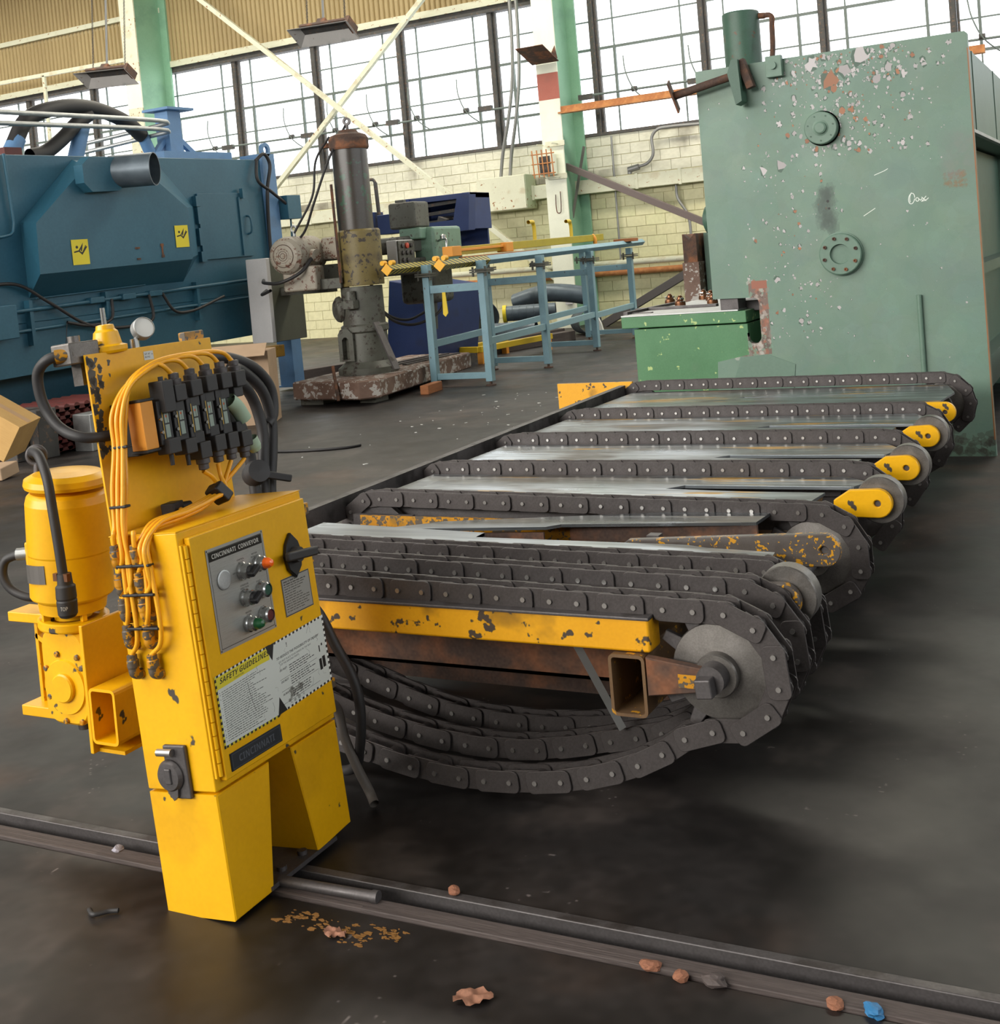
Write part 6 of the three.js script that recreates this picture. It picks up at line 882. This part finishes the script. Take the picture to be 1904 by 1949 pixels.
tag(K().tube([V(-9.9, 0.62, -19.6), V(-9.5, 0.72, -19.6), V(-9.2, 0.76, -19.5), V(-8.9, 0.72, -19.7), V(-8.7, 0.66, -19.9)], 0.16, 40, 16).build('flexible_duct', M.duct, scene), 'bent grey duct elbow on top of the pile', 'duct');
pipeThing('spiral_duct', 'short duct with a bright rim beside the white column', V(-8.7, 0.21, -19.7), V(-8.25, 0.24, -19.05), 0.2, M.duct);
tag(K().ext([[0, 0], [0.3, 0.02], [0.26, 0.2], [0.2, 0.34], [0.16, 0.2], [0.1, 0.36], [0.02, 0.26]], 0, 0.05).build('torn_bag', M.white, scene), 'torn white plastic bag with red print on the floor pile', 'bag'); scene.children[scene.children.length - 1].position.set(-8.15, 0.02, -18.7);
{
  const t = thing('floor_stand', 'low yellow steel frame lying on the floor under the rack', 'frame', [-8, 0, -15.8]);
  for (const [a, b] of [[[-0.1, 1.0], [0.1, -0.9]], [[-0.5, 0.9], [-0.5, -0.6]], [[-0.5, 0.9], [-0.1, 1.0]]]) K().bar(V(a[0], 0.2, a[1]), V(b[0], 0.2, b[1]), 0.08, 0.08, 0.005).build('frame_bar', flat(0xd8b420, 0.5), t);
  for (const [x, z] of [[-0.1, 0.95], [-0.5, 0.85], [0.1, -0.8], [-0.5, -0.55]]) K().span(x - 0.04, x + 0.04, 0, 0.16, z - 0.04, z + 0.04).build('foot', M.orange, t);
}
[[-8.5, -17.2, 0.2, 2.2, 'dark timber baulk on the floor, nearest the rack'], [-8.9, -18.0, 0.1, 2.0, 'dark timber baulk on the floor, behind the nearest one'], [-9.9, -14.0, 0.25, 1.4, 'dark timber baulk beside the drill base']].forEach(([x, z, a, l, s]) => { const m = K().box(0.2, 0.16, l, 0, 0.08, 0, 0, 0, 0, 0.01).build('timber_baulk', M.oldWood, scene); m.position.set(x, 0, z); m.rotation.y = -a; tag(m, s, 'timber', 'timber baulks'); });
// ---------------------------------------------------------------- boxes and scrap by the blue machine
function carton(label, pos, size, rot, mat, flap) {
  const t = thing('cardboard_box', label, 'cardboard box', pos); t.rotation.set(...rot); const [w, h, d] = size;
  K().span(-w / 2, w / 2, 0, h, -d / 2, d / 2, 0.004).build('carton', mat, t);
  K().span(-w / 2 + 0.01, w / 2 - 0.01, h, h + 0.002, -0.03, 0.03).build('tape', flat(0xb08a62, 0.4), t);
  if (flap) K().box(w, 0.006, d * 0.45, 0, h + 0.02, d * 0.7, 0.5).box(w * 0.35, 0.006, d, -w * 0.62, h + 0.06, 0, 0, 0, -0.4).build('flap', mat, t);
  return t;
}
carton('tan cardboard box tilted on its corner at the foot of the blue machine', [-8.62, 0.22, -7.12], [0.42, 0.34, 0.36], [0.1, 0.35, -0.62], M.card, false);
carton('open greyish cardboard carton behind the black hoses', [-7.95, 0.0, -9.6], [0.62, 0.72, 0.5], [0, 0.5, 0], M.cardGrey, true);
{
  const t = thing('ribbed_panel_stack', 'stack of dark red corrugated panels by the cardboard box', 'panel stack', [-8.85, 0, -8.2]);
  for (let i = 0; i < 6; i++) { const s = K(); for (let k = 0; k < 9; k++) s.cyl(V(-0.5, 0.06 + i * 0.07, -0.5 + k * 0.12), V(0.2, 0.06 + i * 0.07, -0.5 + k * 0.12), 0.035, 0.035, 8); s.span(-0.5, 0.2, 0.03 + i * 0.07, 0.06 + i * 0.07, -0.55, 0.5).build('red_panel', M.redRib, t); }
  K().span(-0.05, 0.12, 0, 0.45, 0.45, 0.75, 0.01).span(0.14, 0.26, 0, 0.44, 0.4, 0.62, 0.01).build('end_bracket', M.frameDark, t);
}
tag(K().span(-8.62, -8.4, 0, 0.34, -8.25, -8.0, 0.01).build('grey_case', M.zinc, scene), 'pale grey metal case in front of the red panel stack', 'case');
tag(K().box(0.3, 0.1, 0.25, -8.2, 0.06, -6.75, 0.1, 0.3, 0, 0.01).build('scrap_carton', M.cardGrey, scene), 'crushed scrap box on the floor under the tilted carton', 'scrap');
tag(K().span(-9.2, -8.4, 0.55, 0.68, -10.9, -9.6, 0.01).span(-9.1, -8.5, 0, 0.55, -10.8, -9.7).build('parts_bin', paint([150, 112, 30], { chip: 0.6, chipCol: [90, 60, 34], dirt: 0.6, dirtCol: [84, 60, 30] }), scene), 'dirty yellow parts bin in the shade below the blue machine', 'bin');
// ---------------------------------------------------------------- small things on the floor
function leaf(label, x, z, s, turn, mat) {
  const r = rng(Math.round(x * 1000) + 5000), n = 26, pos = [], idx = [], ring = [0.35, 0.7, 1]; pos.push(0, 0.012, 0);
  for (const f of ring) for (let i = 0; i < n; i++) { const a = i / n * 2 * PI, k = f * (1 + 0.06 * Math.sin(a * 5) + 0.16 * (r() - 0.5) * f) * s; pos.push(Math.cos(a) * k * 1.25, 0.004 + 0.012 * (f === 1 ? r() : Math.sin(a * 3 + f) * 0.5 + 0.5) * (0.5 + 0.5 * f), Math.sin(a) * k * 0.8); }
  for (let i = 0; i < n; i++) { const j = (i + 1) % n; idx.push(0, 1 + j, 1 + i); for (let q = 0; q < 2; q++) { const A = 1 + q * n, B = A + n; idx.push(A + i, A + j, B + i, A + j, B + j, B + i); } }
  const g = new THREE.BufferGeometry(); g.setAttribute('position', new THREE.Float32BufferAttribute(pos, 3)); g.setIndex(idx); g.computeVertexNormals();
  const m = new THREE.Mesh(boxUV(clean(g)), mat); m.material.side = THREE.DoubleSide; m.name = numbered('dry_leaf'); m.position.set(x, 0, z); m.rotation.y = turn; scene.add(m); return tag(m, label, 'leaf');
}
M.leaf = surf(128, 0.1, (u, v) => { const a = nC(u, v), f = nE(u, v); const c = mix3([150, 104, 80], [112, 74, 56], a); return [c[0] + f * 16, c[1] + f * 14, c[2] + f * 12, 0.8]; }, { rough: 0.8 });
leaf('brown dry leaf on the bare floor at the very front', -1.205, -1.955, 0.03, 0.5, M.leaf);
leaf('small pinkish dry leaf beside the yellow cabinet leg', -1.594, -2.055, 0.02, 0.1, M.leaf);
tag(K().cyl(V(-1.84, 0.016, -2.187), V(-1.585, 0.016, -2.196), 0.0125, 0.0125, 16).cyl(V(-1.59, 0.016, -2.196), V(-1.575, 0.016, -2.197), 0.0145, 0.0145, 16).build('steel_rod', M.steel, scene), 'short round steel rod lying on the floor track', 'rod');
function chunk(name, label, x, z, s, mat, seed, y = 0) {
  const g = new THREE.DodecahedronGeometry(s, 1), p = g.attributes.position, l = lattice(6, seed);
  for (let i = 0; i < p.count; i++) { const k = 0.7 + 0.6 * l(p.getX(i) / s * 0.2 + 0.5, p.getY(i) / s * 0.3 + p.getZ(i) / s * 0.2 + 0.5); p.setXYZ(i, p.getX(i) * k * 1.4, p.getY(i) * k * 0.7, p.getZ(i) * k); }
  g.computeVertexNormals(); const m = new THREE.Mesh(boxUV(clean(g)), mat); m.name = numbered(name); m.position.set(x, y + s * 0.45, z); m.rotation.y = seed; scene.add(m); return tag(m, label, 'debris');
}
const clay = surf(128, 0.1, (u, v) => { const a = nC(u, v), f = nE(u, v); const c = mix3([150, 98, 70], [104, 66, 50], a); return [c[0] + f * 16, c[1] + f * 14, c[2] + f * 12, 0.8]; }, { rough: 0.85 });
chunk('rubble_chunk', 'upright orange splinter on the track plank, left of the paired chips', -0.925, -2.165, 0.016, clay, 3);
chunk('rubble_chunk', 'flat orange chip lying on the broken edge of the track', -0.855, -2.15, 0.014, clay, 7);
chunk('rubble_chunk', 'dark crumbly lump next to the flat orange chip', -0.79, -2.155, 0.018, M.oldWood, 9);
chunk('rubble_chunk', 'rust brown chip on the track near the blue scrap', -0.567, -2.163, 0.014, clay, 12);
chunk('rubble_chunk', 'brown shard standing on the far edge bar of the track', -1.43, -2.28, 0.014, clay, 15, 0.006);
chunk('rubble_chunk', 'blue scrap of plastic at the end of the track edge', -0.5, -2.165, 0.016, flat(0x2f6f9e, 0.5), 18);
chunk('rubble_chunk', 'white crusted lump on the track plank beside the yellow leg', -2.36, -2.2, 0.013, flat(0x9a96a0, 0.8), 21);
tag(K().tube([V(-2.2, 0.008, -1.95), V(-2.17, 0.01, -1.935), V(-2.15, 0.008, -1.96), V(-2.13, 0.008, -1.97)], 0.006, 16, 6).build('black_twig', M.rubber, scene), 'small black twisted scrap on the floor before the yellow cabinet', 'scrap');
tag(K().tube([V(-6.6, 0.012, -7.95), V(-6.2, 0.012, -7.92), V(-5.9, 0.012, -7.98), V(-5.7, 0.012, -8.1), V(-5.65, 0.012, -8.2)], 0.012, 24, 6).build('floor_cable', M.rubber, scene), 'black cable end lying on the open floor behind the cabinet', 'cable');
// spilled yellow paint on the concrete
{
  const r = rng(55), q = K();
  const spot = (x, z, s) => { const n = 10, pts = []; for (let i = 0; i < n; i++) { const a = i / n * 2 * PI, k = s * (0.5 + r()); pts.push([x + Math.cos(a) * k * 1.6, z + Math.sin(a) * k * 0.8]); } q.ext(pts, 0.0002, 0.0012, 'xz'); };
  for (let i = 0; i < 120; i++) { const c = [[-1.72, -2.09], [-1.62, -2.085], [-1.5, -2.1], [-1.56, -2.06]][Math.floor(r() * 4)]; spot(c[0] + (r() - 0.5) * 0.09, c[1] + (r() - 0.5) * 0.05, 0.0012 + r() * r() * 0.0075); }
  tag(q.build('paint_spill', flat(0x7c5420, 0.85), scene), 'flaked orange-yellow paint spilled on the floor by the cabinet leg', 'paint spill', null, 'stuff');
  const d = K(), r2 = rng(66); for (let i = 0; i < 70; i++) { const x = -6.2 + r2() * 2.6, z = -11.4 + r2() * 4, s = 0.004 + r2() * r2() * 0.02; d.box(s * 2, 0.004, s, x, 0.002, z, 0, r2() * 3, 0); }
  tag(d.build('floor_litter', flat(0xc8c8c4, 0.8), scene), 'scattered white paper flecks on the open floor', 'litter', null, 'stuff');
}
scene.traverse((o) => { if (o.isMesh) { o.castShadow = true; o.receiveShadow = true; } });
renderer.render(scene, camera);
